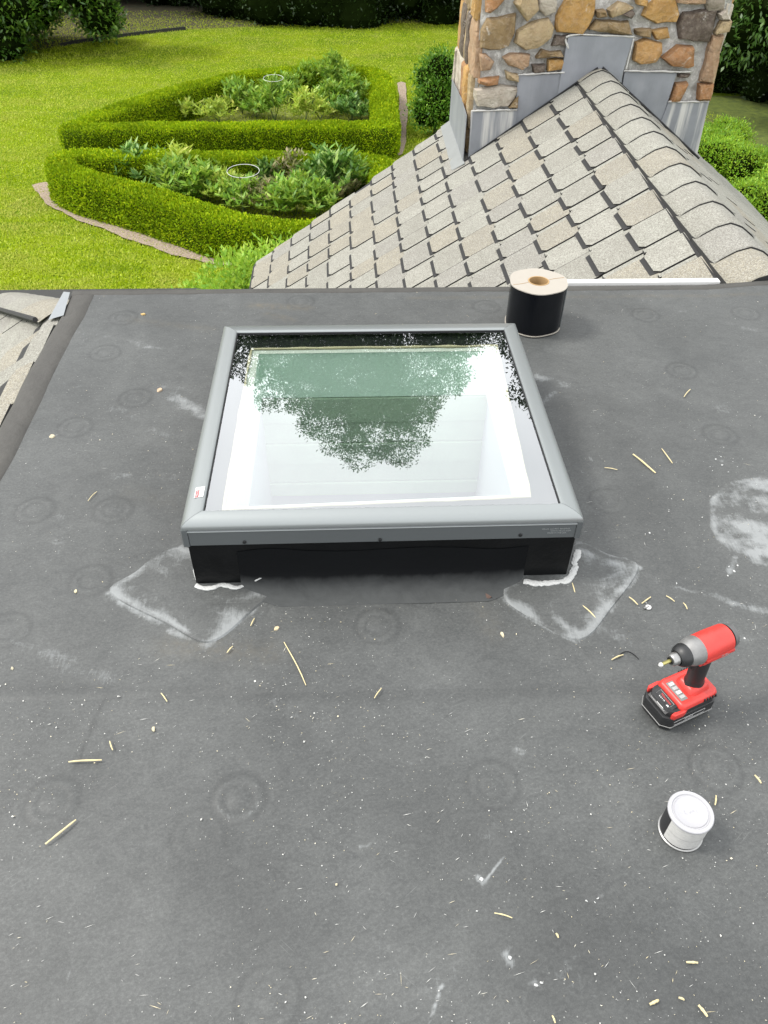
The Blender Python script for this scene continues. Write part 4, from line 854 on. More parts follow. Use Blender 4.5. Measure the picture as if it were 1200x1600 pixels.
# right slope lower part, grazing from here
bm = bmesh.new(); V = []; F = []
for k in range(3, 9):
    y = 1.13
    while y < 4.7:
        w_ = sr.uniform(.17, .26); b0 = len(V); y1_ = min(y+w_, 4.75)
        for (u, yy, h) in ((U0+(k+1)*E_, y, .02), (U0+(k+1)*E_, y1_, .02), (U0+k*E_-.02, y1_, .008), (U0+k*E_-.02, y, .008)): V.append(RS(u, yy, h, True)-ob)
        for i in range(4): V.append(V[b0+i]-Vector((0, 0, .012)))
        F += [(b0, b0+1, b0+2, b0+3), (b0+4, b0+5, b0+1, b0), (b0+7, b0+4, b0, b0+3), (b0+5, b0+6, b0+2, b0+1)]; y = y1_+.008
link('shingle_field', mesh_py('shingle_field', V, F, (SH,)), sroof)['kind'] = 'stuff'
# ridge caps, bent over the ridge
def cap_mesh(L=.232):
    prf = []
    for t in np.linspace(-1, 1, 11):
        u = abs(t)*.168; h = .031; z = -u*math.sin(PHI); x = math.copysign(u*math.cos(PHI), t)
        z += h-.0; z -= .022*math.exp(-(t/.24)**2)*1.0   # rounded apex
        prf.append((x, z))
    V = []; n = 11; ys = (0, .025, L+.03)
    for j, y in enumerate(ys):
        for i, (x, z) in enumerate(prf):
            xx = x*(.93 if j == 0 and i in (0, n-1) else 1); V.append((xx, y, z+(.004 if j < 2 else -.012)))
    nV = len(V); V += [(x, y, z-.026) for x, y, z in V]; F = []; MI = []
    for j in range(2):
        for i in range(n-1): F.append((j*n+i, j*n+i+1, (j+1)*n+i+1, (j+1)*n+i)); MI.append(0)
    for i in range(n-1): F.append((nV+i, nV+i+1, i+1, i)); MI.append(1)
    for j in range(2):
        F.append((nV+j*n, j*n, (j+1)*n, nV+(j+1)*n)); MI.append(1); F.append((j*n+n-1, nV+j*n+n-1, nV+(j+1)*n+n-1, (j+1)*n+n-1)); MI.append(1)
    me = mesh_py('ridge_cap', V, F, (SH, ASPH), True)
    for p_, m in zip(me.polygons, MI): p_.material_index = m; p_.use_smooth = (m == 0)
    return me
CM = cap_mesh(); y = 1.075; i = 0
while y < YC-.05:
    a = RS(0, y); o = link('ridge_cap', CM, sroof, (a-ob)+Vector((0, 0, .012+.0)), (.031+.03, 0, -AZ)); y += .232; i += 1
    if y > YC-.27: o.scale.y = min(1, (YC-.004-(y-.232))/.262)
# black thick band under cap edges (starter build-up) and green foam bit at the near right end
bm = bmesh.new()
for right in (False, True):
    tube(bm, [RS(.160, 1.09, .012, right)-ob, RS(.160, YC-.01, .012, right)-ob], .010, 6)
link('cap_underlay', bm_mesh('cap_underlay', bm, (ASPH,)), sroof)
FOAM = simple('green_foam', (.20, .27, .21), .95, var=.3, scale=60, bump=1, bdist=.006)
bm = bmesh.new(); pts = [RS(.02+.075*k, 1.072+.004*math.sin(k*2.1), .004, True)-ob for k in range(8)]; tube(bm, pts, [.012, .02, .022, .02, .023, .02, .02, .01], 8)
link('foam_filler', bm_mesh('foam_filler', bm, (FOAM,), True), sroof)

# ==================================================================  CHIMNEY
XL_, XR_ = .805, 2.385; ZT = 1.55
chim = thing('stone_chimney', 'rubble stone chimney with grey stepped lead flashing', 'chimney', (1.6, YC+.4, -1.6)); cb = Vector(chim.location)
def mortar_face(pfun, n, m, amp):
    V = []; 
    for i in range(n+1):
        for j in range(m+1): V.append(pfun(i/n, j/m, amp*(noise.noise(Vector((i*.31, j*.31, 0)))+.5*noise.noise(Vector((i*.9, j*.9, 3))))))
    F = [(i*(m+1)+j, (i+1)*(m+1)+j, (i+1)*(m+1)+j+1, i*(m+1)+j+1) for i in range(n) for j in range(m)]
    return V, F
bm = bmesh.new(); D_ = .86
bx(bm, XL_, XR_, YC+.012, YC+D_, -1.6, ZT); 
for v in bm.verts: v.co -= cb
link('chimney_core', bm_mesh('chimney_core', bm, (MORT,)), chim)
Vf, Ff = mortar_face(lambda a, b_, h: Vector((XL_+(XR_-XL_)*a, YC+.004+h, -1.0+(ZT+1.0)*b_))-cb, 90, 130, .012)
link('mortar', mesh_py('mortar', Vf, Ff, (MORT,), True), chim)
Vf, Ff = mortar_face(lambda a, b_, h: Vector((XL_-.006+h, YC+.01+D_*(1-a), -1.0+(ZT+1.0)*b_))-cb, 40, 120, .010)
link('mortar', mesh_py('mortar', Vf, Ff, (MORT,), True), chim)
def stone(poly, col, depth, mapf, jag=.012):
    """poly in face coordinates (a,b); mapf(a,b,out) -> world"""
    P = np.array(poly, float); c = P.mean(0); P = c+(P-c)*1.13; out = []
    n = len(P); sm = []
    for i in range(n):
        a, b_ = P[i], P[(i+1) % n]; L = np.linalg.norm(b_-a); k = max(1, min(4, int(L/.05)))
        for j in range(k):
            t = j/k; q = a+(b_-a)*t; 
            if j == 0: q = q*.86+(P[i-1]+P[(i+1) % n])/2*.07+b_*0+q*.07
            sm.append(q+rng.normal(size=2)*jag*.35)
    sm = np.array(sm); n = len(sm); V = []
    for sc_, h in ((1.02, -.03), (.985, depth*.45), (.90, depth*.85), (.62, depth*1.0)):
        for p_ in sm:
            q = c+(p_-c)*sc_; hh = h+(depth*.45*noise.noise(Vector((q[0]*14, q[1]*14, depth*50))) if h > depth*.8 else 0); V.append(mapf(q[0], q[1], hh)-cb)
    V.append(mapf(c[0], c[1], depth*1.0+.003)-cb); F = []
    for r_ in range(3):
        for i in range(n): F.append((r_*n+i, r_*n+(i+1) % n, (r_+1)*n+(i+1) % n, (r_+1)*n+i))
    for i in range(n): F.append((3*n+i, 3*n+(i+1) % n, 4*n))
    bmq = bmesh.new(); bmq.from_mesh(mesh_py('s', V, F)); me = bm_mesh('stone', bmq, (STONE,), False)
    o = link('stone', me, chim); o.color = (*col, 1); autosmooth(o, 40); return o
fm = lambda a, b_, h: Vector((a, YC-h, b_))
def fpoly(pts, X0, s_):
    out = []
    for x, y in pts:
        p_ = aty(X0+x*s_, y*s_, YC-.01); out.append((p_[0], p_[2]))
    return out
OC, BR, TN, DK, RD, GY, WH, PK = (.58, .35, .11), (.31, .22, .105), (.52, .41, .24), (.14, .11, .09), (.46, .24, .10), (.38, .35, .29), (.64, .60, .52), (.50, .34, .21)
SA = .216667
ST = [([(270, 85), (262, -30), (430, -30), (345, 55), (290, 95)], RD), ([(245, 345), (250, 215), (285, 140), (480, 115), (465, 230), (430, 330), (370, 347)], BR),
 ([(480, 20), (500, -40), (640, -40), (650, 70), (565, 145), (530, 90)], TN), ([(652, -40), (765, -40), (778, 80), (700, 108), (650, 60)], WH),
 ([(490, 300), (500, 225), (590, 165), (720, 140), (745, 200), (730, 270), (630, 335), (560, 345)], TN), ([(775, 190), (790, 120), (850, -10), (950, -40), (1050, 0), (1040, 90), (1000, 180), (960, 235), (900, 215), (800, 220)], OC),
 ([(740, 325), (775, 255), (875, 255), (855, 332)], DK), ([(635, 395), (670, 360), (800, 366), (822, 395), (640, 418)], BR), ([(405, 415), (450, 390), (595, 390), (575, 465), (540, 490), (440, 472)], PK),
 ([(225, 400), (270, 400), (330, 440), (300, 495), (235, 505)], PK), ([(608, 460), (700, 458), (690, 520), (612, 517)], DK), ([(720, 432), (840, 425), (835, 490), (722, 500)], OC),
 ([(220, 565), (365, 555), (355, 600), (280, 615), (215, 598)], RD), ([(415, 515), (510, 540), (500, 578), (420, 562)], TN), ([(205, 640), (330, 618), (490, 622), (500, 660), (430, 758), (215, 757)], WH), ([(437, 762), (503, 690), (498, 768)], BR)]
for pts, col in ST: stone(fpoly(pts, 700, SA), col, .045+.03*random.random(), fm)
ST2 = [([(0, 238), (50, 160), (300, 165), (312, 262), (200, 268)], BR), ([(45, 80), (120, 55), (130, 112), (70, 127)], BR), ([(142, 65), (230, 8), (335, 55), (250, 110), (160, 120)], TN), ([(232, 112), (325, 65), (347, 100), (320, 132)], DK),
 ([(360, -20), (445, -20), (430, 40), (380, 32)], OC), ([(415, 118), (500, 0), (580, -50), (660, -20), (690, 100), (670, 165), (520, 165)], OC), ([(680, -60), (900, -60), (885, 12), (690, 16)], PK),
 ([(708, 180), (740, 105), (985, 85), (962, 220), (920, 322), (820, 300), (710, 290)], DK), ([(355, 220), (480, 225), (470, 285), (360, 270)], BR), ([(488, 238), (610, 210), (625, 290), (525, 296)], OC),
 ([(350, 470), (370, 340), (440, 310), (560, 345), (560, 400), (520, 470), (400, 490)], (.58, .34, .12)), ([(580, 450), (700, 350), (800, 355), (805, 520), (700, 522), (650, 500)], RD),
 ([(950, 285), (1045, 290), (1000, 480), (960, 635), (862, 635), (900, 500), (925, 400)], PK), ([(978, 245), (1020, 160), (1088, 155), (1080, 235), (975, 267)], TN), ([(1000, 92), (1050, 72), (1092, 148), (1012, 150)], WH),
 ([(862, 650), (960, 650), (938, 780), (842, 775)], RD), ([(640, 780), (650, 700), (680, 642), (762, 640), (742, 700), (700, 782)], RD), ([(692, 602), (700, 580), (800, 576), (765, 602)], DK), ([(900, -40), (1050, -40), (1052, 70), (920, 80)], GY)]
for pts, col in ST2: stone(fpoly(pts, 920, .2), col, .045+.03*random.random(), fm)
# rows above the picture
COLS = [OC, BR, TN, DK, RD, GY, WH, PK, OC, TN]
def rows(a0, a1, b0, b1, rh, wmin, wmax, mapf, dep=.035):
    b_ = b0
    while b_ < b1-.05:
        h = random.uniform(*rh); h = min(h, b1-b_); a = a0
        while a < a1-.04:
            w_ = min(random.uniform(wmin, wmax), a1-a); g = .013; j = lambda: random.uniform(-.012, .012)
            p_ = [(a+g+j(), b_+g+j()), (a+w_*.5, b_+g*.6+j()), (a+w_-g+j(), b_+g+j()), (a+w_-g*.5, b_+h*.5), (a+w_-g+j(), b_+h-g+j()), (a+w_*.45, b_+h-g*.5+j()), (a+g+j(), b_+h-g+j()), (a+g*.5, b_+h*.5+j())]
            stone(p_, random.choice(COLS), dep*random.uniform(.6, 1.2), mapf); a += w_
        b_ += h
rows(XL_, XR_, .60, ZT, (.17, .26), .15, .34, fm)
sm_ = lambda a, b_, h: Vector((XL_-h-.002, a, b_))
rows(YC+.01, YC+D_, -.42, ZT, (.15, .34), .12, .26, sm_, .035)
sm2 = lambda a, b_, h: Vector((XR_+h+.002, a, b_)); rows(YC+.01, YC+D_, -.42, ZT, (.2, .34), .2, .34, sm2, .03)
bm = bmesh.new(); bx(bm, XL_-.05, XR_+.05, YC-.05, YC+D_+.05, ZT, ZT+.09, .01)
for v in bm.verts: v.co -= cb
link('chimney_cap', bm_mesh('chimney_cap', bm, (MORT,)), chim)
# stepped lead flashing, sheet thickness 3 mm, each sheet lapped over its neighbour
def plate(pts, yoff, mat, name='lead_sheet'):
    P = [aty(x, y, YC-yoff) for x, y in pts]; n = len(P)
    V = [Vector(p_)-cb for p_ in P]+[Vector(p_)+Vector((0, .02, 0))-cb for p_ in P]
    F = [tuple(range(n)), tuple(reversed(range(n, 2*n)))]+[(i, n+i, n+(i+1) % n, (i+1) % n) for i in range(n)]
    bmq = bmesh.new(); bmq.from_mesh(mesh_py('p', V, F)); bmesh.ops.bevel(bmq, geom=[e for e in bmq.edges if e.calc_length() > .03], offset=.002, segments=1, affect='EDGES')
    return link(name, bm_mesh(name, bmq, (mat,)), chim)
A_ = lambda x, y: (700+x*SA, y*SA); B_ = lambda x, y: (920+x*.2, y*.2)
plate([A_(168, 808), A_(500, 796), A_(480, 1010), A_(300, 1180), A_(140, 1260)], .040, LEADS)
plate([A_(503, 545), A_(838, 530), A_(800, 790), A_(400, 1090), A_(370, 1010), A_(485, 880)], .034, LEAD)
plate([B_(280, 562), B_(690, 572), B_(600, 850), B_(560, 1030), B_(250, 740)], .034, LEAD)
plate([B_(622, 800), B_(940, 800), B_(835, 1260), B_(540, 1010)], .040, LEADS)
plate([A_(868, 262), B_(352, 285), B_(270, 560), B_(235, 760), B_(70, 640), A_(780, 760), A_(810, 560)], .046, LEAD)
MRT2 = simple('white_mortar_edge', (.62, .61, .58), .9, var=.2, scale=40, bump=.8, bdist=.006)
for seg in ([A_(168, 800), A_(498, 792)], [A_(505, 540), A_(840, 522)], [A_(868, 350), A_(872, 256), B_(180, 280), B_(355, 286)], [B_(352, 300), B_(290, 545)], [B_(275, 555), B_(800, 562)], [B_(620, 795), B_(940, 793)]):
    P = smooth_path([aty(x, y, YC-.044) for x, y in seg], 14 if len(seg) == 2 else 6)
    bm = bmesh.new()
    if len(seg) == 2: P = np.array([np.array(P[0])+(np.array(P[-1])-np.array(P[0]))*t for t in np.linspace(0, 1, 18)])
    tube(bm, [Vector(p_+np.array([0, .002*noise.noise(Vector(p_*30)), .004*noise.noise(Vector(p_*24+3))]))-cb for p_ in P], [.0055*(1+.7*noise.noise(Vector(p_*33))) for p_ in P], 6)
    link('mortar_bead', bm_mesh('mortar_bead', bm, (MRT2,), True), chim)
# side flashing: upstand on the left face and soaker lying on the shingles
def poly3(P, thick, mat, name):
    P = [Vector(p_) for p_ in P]; n_ = (P[1]-P[0]).cross(P[2]-P[0]).normalized()*thick; n = len(P); V = [p_-cb for p_ in P]+[p_-n_-cb for p_ in P]
    bmq = bmesh.new(); bmq.from_mesh(mesh_py('p', V, [tuple(range(n)), tuple(reversed(range(n, 2*n)))]+[(i, n+i, n+(i+1) % n, (i+1) % n) for i in range(n)]))
    return link(name, bm_mesh(name, bmq, (mat,)), chim)
us = (XRD-(XL_-.045))/math.cos(PHI)
def sidep(y, dz): p_ = RS(us, y); return (XL_-.048, y, p_.z+dz)
poly3([sidep(YC-.046, .0), sidep(YC-.046, .31), sidep(YC+.25, .33), sidep(4.80, .30), sidep(4.80, .0)], .004, LEAD, 'lead_sheet')
SO = simple('soaker_grey', (.25, .265, .26), .7, var=.15, scale=20)
poly3([RS(us, YC-.10, .026), RS(us+.10, YC-.07, .026), RS(us+.10, 4.80, .026), RS(us, 4.80, .026)], .003, SO, 'soaker')
# dark gap strip where shingles meet the flashing
bm = bmesh.new()
for right in (False, True):
    UU = us if not right else (XR_-XRD)/math.cos(PHI)
    tube(bm, [RS(.0, YC-.052, .028, right)-ob, RS(UU*.5, YC-.052, .028, right)-ob, RS(UU, YC-.052, .026, right)-ob], .009 if right else .006, 6)
link('chimney_joint', bm_mesh('chimney_joint', bm, (RUB,)), sroof)

# ==================================================================  LEFT LOWER ROOF
lr = thing('side_roof', 'lower shingled roof slope falling away beside the left edge of the flat roof', 'roof', (-1.1, 1.0, -.03)); lo_ = Vector(lr.location)
def LS(u, y, off=0.0): return Vector((-1.095-u*math.cos(PHI)-off*math.sin(PHI), y, -.045-u*math.sin(PHI)+off*math.cos(PHI)))
yh0 = 1.00     # the hip starts at the flat roof's far left corner and runs away at 45 degrees
bm = bmesh.new(); U = 2.0
q = [LS(0, -4.2, -.002), LS(U, -4.2, -.002), LS(U, yh0+1.55*U*math.cos(PHI), -.002), LS(0, yh0, -.002)]; a = [bm.verts.new(p_-lo_) for p_ in q]; c = [bm.verts.new(p_-lo_-Vector((0, 0, .1))) for p_ in q]
bm.faces.new(a); bm.faces.new(c); [bm.faces.new((a[i], a[(i+1) % 4], c[(i+1) % 4], c[i])) for i in range(4)]
# far slope of the hip
z3 = LS(U, 0).z; q = [LS(0, yh0, -.002), LS(U, yh0+1.55*U*math.cos(PHI), -.002), Vector((-1.095, yh0+1.55*U*math.cos(PHI), z3))]; bm.faces.new([bm.verts.new(p_-lo_) for p_ in q])
link('underlay', bm_mesh('side_underlay', bm, (ASPH,)), lr)
sr = random.Random(12)
Mx = ML
hipy = lambda u: yh0+u*math.cos(PHI)*1.55
for k in range(0, 8):
    ub = .10+(k+1)*E_; y = -2.6+sr.uniform(0, .2)
    while y < hipy(ub)-.02:
        w_ = sr.choice(WDS); b_ = y+w_
        if b_ <= hipy(ub-E_-.06) and y > -1.8:
            link('shingle', SML[w_], lr, LS(ub, y if yl.y > 0 else b_, .010)-lo_, Mx.to_euler())
        elif y > -1.8:      # tab cut on the slant where it meets the hip
            b_ = min(b_, hipy(ub)); P_ = [(ub, y), (ub, b_)]
            ue = max(ub-E_, (y-yh0)/(math.cos(PHI)*1.55)+.004)
            for u in np.linspace(ub, ue, 5)[1:]: P_.append((u, max(y, min(b_, hipy(u)))))
            if P_[-1][1] > y+.012: P_.append((ue, y))
            else: P_ = P_[:-1]+[(P_[-1][0], y)]
            n_ = len(P_); V = [LS(u, yy, .027-.012*(ub-u)/E_)-lo_ for u, yy in P_]+[LS(u, yy, .004)-lo_ for u, yy in P_]
            me = mesh_py('shingle_cut', V, [tuple(range(n_)), tuple(reversed(range(n_, 2*n_)))]+[(i, n_+i, n_+(i+1) % n_, (i+1) % n_) for i in range(n_)], (SH, ASPH))
            bmq = bmesh.new(); bmq.from_mesh(me); bmesh.ops.recalc_face_normals(bmq, faces=bmq.faces); bmq.to_mesh(me); bmq.free()
            for p_ in me.polygons: p_.material_index = 0 if p_.index == 0 else 1
            link('shingle', me, lr)
        y += w_+.012
# top half course against the flat roof
y = -1.6
while y < yh0-.05:
    b_ = min(y+.236, yh0); o = link('shingle', SMH, lr, LS(.095, y if yl.y > 0 else b_, .011)-lo_, Mx.to_euler()); o.scale = (1, (b_-y)/.236, 1); y += .248
# hip caps
hd = (LS(1, yh0+1.55*math.cos(PHI))-LS(0, yh0)).normalized()
side = hd.cross(Vector((0, 0, 1))).normalized()   # horizontal, across the hip
nn_ = side.cross(hd).normalized()
if nn_.z < 0: nn_ = -nn_
Mh = Matrix((hd, nn_.cross(hd), nn_)).transposed()
def hipcap():
    V = []; n = 7
    for j, x in enumerate((-.03, .20, .235)):
        for t in np.linspace(-1, 1, n): V.append((x, t*.115, .016-.030*abs(t)**1.5+(-.006 if j == 0 else .0)))
    nV = len(V); V += [(x, y_, z-.012) for x, y_, z in V]; F = [(j*n+i, (j+1)*n+i, (j+1)*n+i+1, j*n+i+1) for j in range(2) for i in range(n-1)]; k0 = len(F)
    F += [(2*n+i, nV+2*n+i, nV+2*n+i+1, 2*n+i+1) for i in range(n-1)]
    for j in range(2): F += [(j*n, nV+j*n, nV+(j+1)*n, (j+1)*n), (j*n+n-1, (j+1)*n+n-1, nV+(j+1)*n+n-1, nV+j*n+n-1)]
    me = mesh_py('hip_cap', V, F, (SH, ASPH))
    for p_ in me.polygons: p_.material_index = 0 if p_.index < k0+n-1 else 1
    return me
HC = hipcap()
bm = bmesh.new(); q0 = LS(0, yh0)-lo_+Vector((0, 0, .010))-side*(.118 if side.y > 0 else -.118); q0.z = q0.z
tube(bm, [q0+hd*.05-nn_*.012, q0+hd*1.6-nn_*.012], .010, 6); link('hip_starter', bm_mesh('hip_starter', bm, (ASPH,)), lr)
for k in range(7): o = link('hip_cap', HC, lr, LS(0, yh0)-lo_+hd*(.05+k*.21)+Vector((0, 0, .009)), Mh.to_euler())
# metal and sealant at the corner
bm = bmesh.new(); p_ = [at(100, 458, -.03), at(110, 459, 0), at(100, 495, 0), at(76, 502, -.05)]; v = [bm.verts.new(Vector(q_)-lo_+Vector((0, 0, .006))) for q_ in p_]; bm.faces.new(v)
link('corner_flashing', bm_mesh('corner_flashing', bm, (simple('dull_corner_metal', (.26, .28, .30), .8),)), lr)

# ==================================================================  TAPE ROLL
tb = at(832, 510); roll = thing('tape_roll', 'standing roll of wide black flashing tape with a pale paper face, behind the skylight', 'tape roll', (tb[0]+.0, tb[1]+.012, 0.006), .35)
TR, TH, CR = .096, .158, .036
PAPR = simple('roll_paper_face', (.40, .37, .32), .8, var=.06, scale=40); CARD = simple('cardboard_core', (.42, .27, .12), .9, var=.15, scale=50)
TAPE = simple('black_tape_film', (.004, .005, .007), .22, var=.3, scale=12, bump=.35, bdist=.002, spec=.28)
def roll_r(a, base):   # slightly flattened sides, as wound rolls are
    return base*(1+.018*math.cos(6*a)+.012*math.cos(3*a+1))
bm = bmesh.new(); n = 60
r1 = [bm.verts.new((roll_r(2*math.pi*i/n, TR)*math.cos(2*math.pi*i/n), roll_r(2*math.pi*i/n, TR)*math.sin(2*math.pi*i/n), .003)) for i in range(n)]
r2 = [bm.verts.new((v.co.x, v.co.y, TH-.003)) for v in r1]
[bm.faces.new((r1[i], r1[(i+1) % n], r2[(i+1) % n], r2[i])) for i in range(n)]
link('tape_winding', bm_mesh('tape_winding', bm, (TAPE,), True), roll)
def disc(z0, z1, name, ex=.003):
    bm = bmesh.new(); R = []
    for rr, z in ((CR, z0), (None, z0), (None, z1), (CR, z1)):
        R.append([bm.verts.new(((rr or roll_r(2*math.pi*i/n, TR)+ex)*math.cos(2*math.pi*i/n), (rr or roll_r(2*math.pi*i/n, TR)+ex)*math.sin(2*math.pi*i/n), z)) for i in range(n)])
    for k in range(4): [bm.faces.new((R[k][i], R[k][(i+1) % n], R[(k+1) % 4][(i+1) % n], R[(k+1) % 4][i])) for i in range(n)]
    return link(name, bm_mesh(name, bm, (PAPR,)), roll)
disc(0, .003, 'paper_disc'); disc(TH-.003, TH, 'paper_disc')
bm = bmesh.new(); lathe(bm, [(CR, .0), (CR, TH+.0012), (CR-.004, TH+.0012), (CR-.004, .012), (0.0005, .012)], 40); link('core', bm_mesh('core', bm, (CARD,), False), roll)
for a in (math.pi*.97, -.12):
    bm = bmesh.new(); tube(bm, [(math.cos(a)*(CR+.002), math.sin(a)*(CR+.002), TH+.0004), (math.cos(a+.05)*(TR*.6), math.sin(a+.05)*TR*.6, TH+.0006), (math.cos(a+.03)*TR, math.sin(a+.03)*TR, TH+.0004)], .0008, 4); link('paper_crease', bm_mesh('paper_crease', bm, (CARD,)), roll)
bm = bmesh.new(); a = -.75; x, y_ = math.cos(a)*(TR+.0015), math.sin(a)*(TR+.0015); bx(bm, x-.002, x+.002, y_-.002, y_+.002, .004, TH-.004, .001); link('film_edge', bm_mesh('film_edge', bm, (simple('film_edge_grey', (.12, .13, .13), .3),)), roll)

# ==================================================================  CAN
cbp = at(1062, 1299); can = thing('paint_can', 'small closed white-labelled can with a pale lid near the right edge', 'can', (cbp[0], cbp[1], .002), -.5)
CRd, CHt = .0365, .070
bm = bmesh.new(); lathe(bm, [(.0005, .002), (CRd-.002, .002), (CRd, .004), (CRd, CHt-.004), (CRd-.001, CHt-.003)], 64, None); autosmooth(link('body', bm_mesh('can_body', bm, (simple('can_dark_print', (.03, .03, .033), .35, .3),)), can), 40)
bm = bmesh.new(); lathe(bm, [(CRd, .0), (CRd+.0022, .0008), (CRd+.0022, .0032), (CRd, .0042)], 64); autosmooth(link('bottom_rim', bm_mesh('bottom_rim', bm, (STEEL,)), can), 60)
LBL = NT('can_label'); v = LBL.obj(); t_ = LBL.noise(LBL.mapping(v, (120, 120, 900)), 1, 3, .6); LBLM = LBL.done(LBL.bsdf(Base_Color=LBL.mix(LBL.ramp(t_, [(.5, 0.0), (.62, .5)]), (.40, .40, .385), (.24, .24, .235)), Roughness=.5))
V = []; nn2 = 40
for i in range(nn2+1):
    a = -2.35+i/nn2*3.0; V += [((CRd+.0004)*math.cos(a), (CRd+.0004)*math.sin(a), .0085), ((CRd+.0004)*math.cos(a), (CRd+.0004)*math.sin(a), CHt-.006)]
link('label_wrap', mesh_py('label_wrap', V, [(2*i, 2*i+2, 2*i+3, 2*i+1) for i in range(nn2)], (LBLM,), True), can)
V = []
for i in range(nn2+1):
    a = -2.35+i/nn2*3.0; V += [((CRd+.0007)*math.cos(a), (CRd+.0007)*math.sin(a), .036), ((CRd+.0007)*math.cos(a), (CRd+.0007)*math.sin(a), .0366)]
link('label_line', mesh_py('label_line', V, [(2*i, 2*i+2, 2*i+3, 2*i+1) for i in range(nn2)], (simple('label_line_grey', (.3, .3, .3)),), True), can)
LID = simple('lid_pale_metal', (.46, .46, .48), .38, .1, .03, 100, .05)
bm = bmesh.new(); lathe(bm, [(CRd, CHt-.005), (CRd+.0018, CHt-.004), (CRd+.0022, CHt-.0005), (CRd+.0010, CHt+.0012), (CRd-.004, CHt+.0012), (CRd-.0055, CHt-.0012), (CRd-.0075, CHt-.0012), (CRd-.0085, CHt+.0004), (CRd-.0095, CHt-.0003), (.0005, CHt-.0004)], 64); autosmooth(link('lid', bm_mesh('lid', bm, (LID,)), can), 35)
PEN = simple('faint_pencil', (.50, .51, .54), .7); bm = bmesh.new()
for sgm in ([(-.010, .004), (-.011, -.003), (-.006, -.0035)], [(-.003, .0), (-.002, -.003), (.0, .001)], [(.002, -.002), (.0035, .003), (.0045, .0), (.006, .003), (.007, -.002)], [(.011, .003), (.009, .001), (.011, -.001), (.0095, -.003)]): tube(bm, [(x, y_, CHt-.0001) for x, y_ in sgm], .00025, 4)
link('pencil_mark', bm_mesh('pencil_mark', bm, (PEN,)), can, None, (0, 0, .5))

# ==================================================================  IMPACT DRIVER (local: +X nose, Z up)
ph = at(1140, 985, .165); pn = at(1043, 1027, .165); hd_ = math.atan2(pn[1]-ph[1], pn[0]-ph[0])
bb = at(1053, 1105, .0)
drill = thing('impact_driver', 'red and black cordless impact driver standing on its battery on the roof', 'power tool', (bb[0]+.002, bb[1]+.0, .0025), hd_)
DB = simple('driver_black', (.014, .015, .016), .45, var=.25, scale=80); RD2 = simple('driver_red', (.66, .045, .035), .42, var=.30, scale=38, bump=.3); GM = simple('driver_gearcase', (.30, .30, .295), .5, .6, .45, 45, bump=.4)
def prism(bm, outline, z0, z1, bev=.003, seg=2, taper=1.0):
    cx_ = sum(p[0] for p in outline)/len(outline); cy_ = sum(p[1] for p in outline)/len(outline)
    a = [bm.verts.new((x, y, z0)) for x, y in outline]; b_ = [bm.verts.new((cx_+(x-cx_)*taper, cy_+(y-cy_)*taper, z1)) for x, y in outline]; n = len(a)
    fs = [bm.faces.new(list(reversed(a))), bm.faces.new(b_)]+[bm.faces.new((a[i], a[(i+1) % n], b_[(i+1) % n], b_[i])) for i in range(n)]
    es = set(e for f in fs for e in f.edges); 
    if bev: bmesh.ops.bevel(bm, geom=list(es), offset=bev, segments=seg, affect='EDGES', profile=.6)
def P(name, bm, mat, par=None, lab=None): 
    o = autosmooth(link(name, bm_mesh(name, bm, (mat,)), par or drill), 38)
    if lab: o['label'] = lab
    return o
def rr_outline(x0, x1, w_, c): return [(x0+c, -w_), (x1-c*1.2, -w_), (x1, -w_+c*1.2), (x1, w_-c*1.2), (x1-c*1.2, w_), (x0+c, w_), (x0, w_-c), (x0, -w_+c)]
bm = bmesh.new(); prism(bm, rr_outline(-.062, .064, .0375, .010), 0, .014, .003); P('battery_base', bm, DB)
bm = bmesh.new(); prism(bm, rr_outline(-.064, .067, .0400, .012), .0145, .040, .003); batt = P('battery', bm, DB)
bm = bmesh.new(); prism(bm, rr_outline(-.060, .062, .0385, .012), .0395, .053, .004, 2, .93); P('battery_top', bm, DB)
# grey seam trims round the battery
bm = bmesh.new(); tube(bm, [(x, y, .0145) for x, y in rr_outline(-.0645, .0675, .0405, .012)], .0009, 5, True); link('seam_trim', bm_mesh('seam_trim', bm, (simple('seam_grey', (.3, .3, .29)),)), batt)
# angled label face at the battery front
bm = bmesh.new(); bx(bm, -.0145, .0145, -.026, .026, 0, .002, .0008); fl = P('front_label', bm, DB); fl.location = (.049, 0, .0505); fl.rotation_euler = (0, .33, 0)
GP = simple('grey_print', (.45, .45, .44), .5); WP = simple('white_print', (.7, .7, .68), .5); RP = simple('red_print_small', (.6, .04, .04), .5)
bm = bmesh.new(); tube(bm, [(-.012, -.019, .0022), (.012, -.019, .0022), (.012, .019, .0022), (-.012, .019, .0022)], .0005, 4, True); link('label_border', bm_mesh('label_border', bm, (GP,)), fl)
text('Milwaukee', .0065, RP, (-.007, .002, .0023), (0, 0, math.pi/2), fl, ext=.0001); text('M18', .009, WP, (.0005, -.004, .0023), (0, 0, math.pi/2), fl, ext=.0001)
bm = bmesh.new(); bx(bm, .0065, .0085, -.014, .014, .0018, .0025); link('red_bar', bm_mesh('red_bar', bm, (RP,)), fl); bm = bmesh.new(); bx(bm, .0095, .0105, -.004, .014, .0018, .0025); link('white_bar', bm_mesh('white_bar', bm, (WP,)), fl)
bm = bmesh.new(); lathe(bm, [(.0005, .0032), (.003, .0032), (.0036, .002)], 16, Matrix.Translation((.0015, .0145, 0))); link('gauge_button', bm_mesh('gauge_button', bm, (WP,), True), fl)
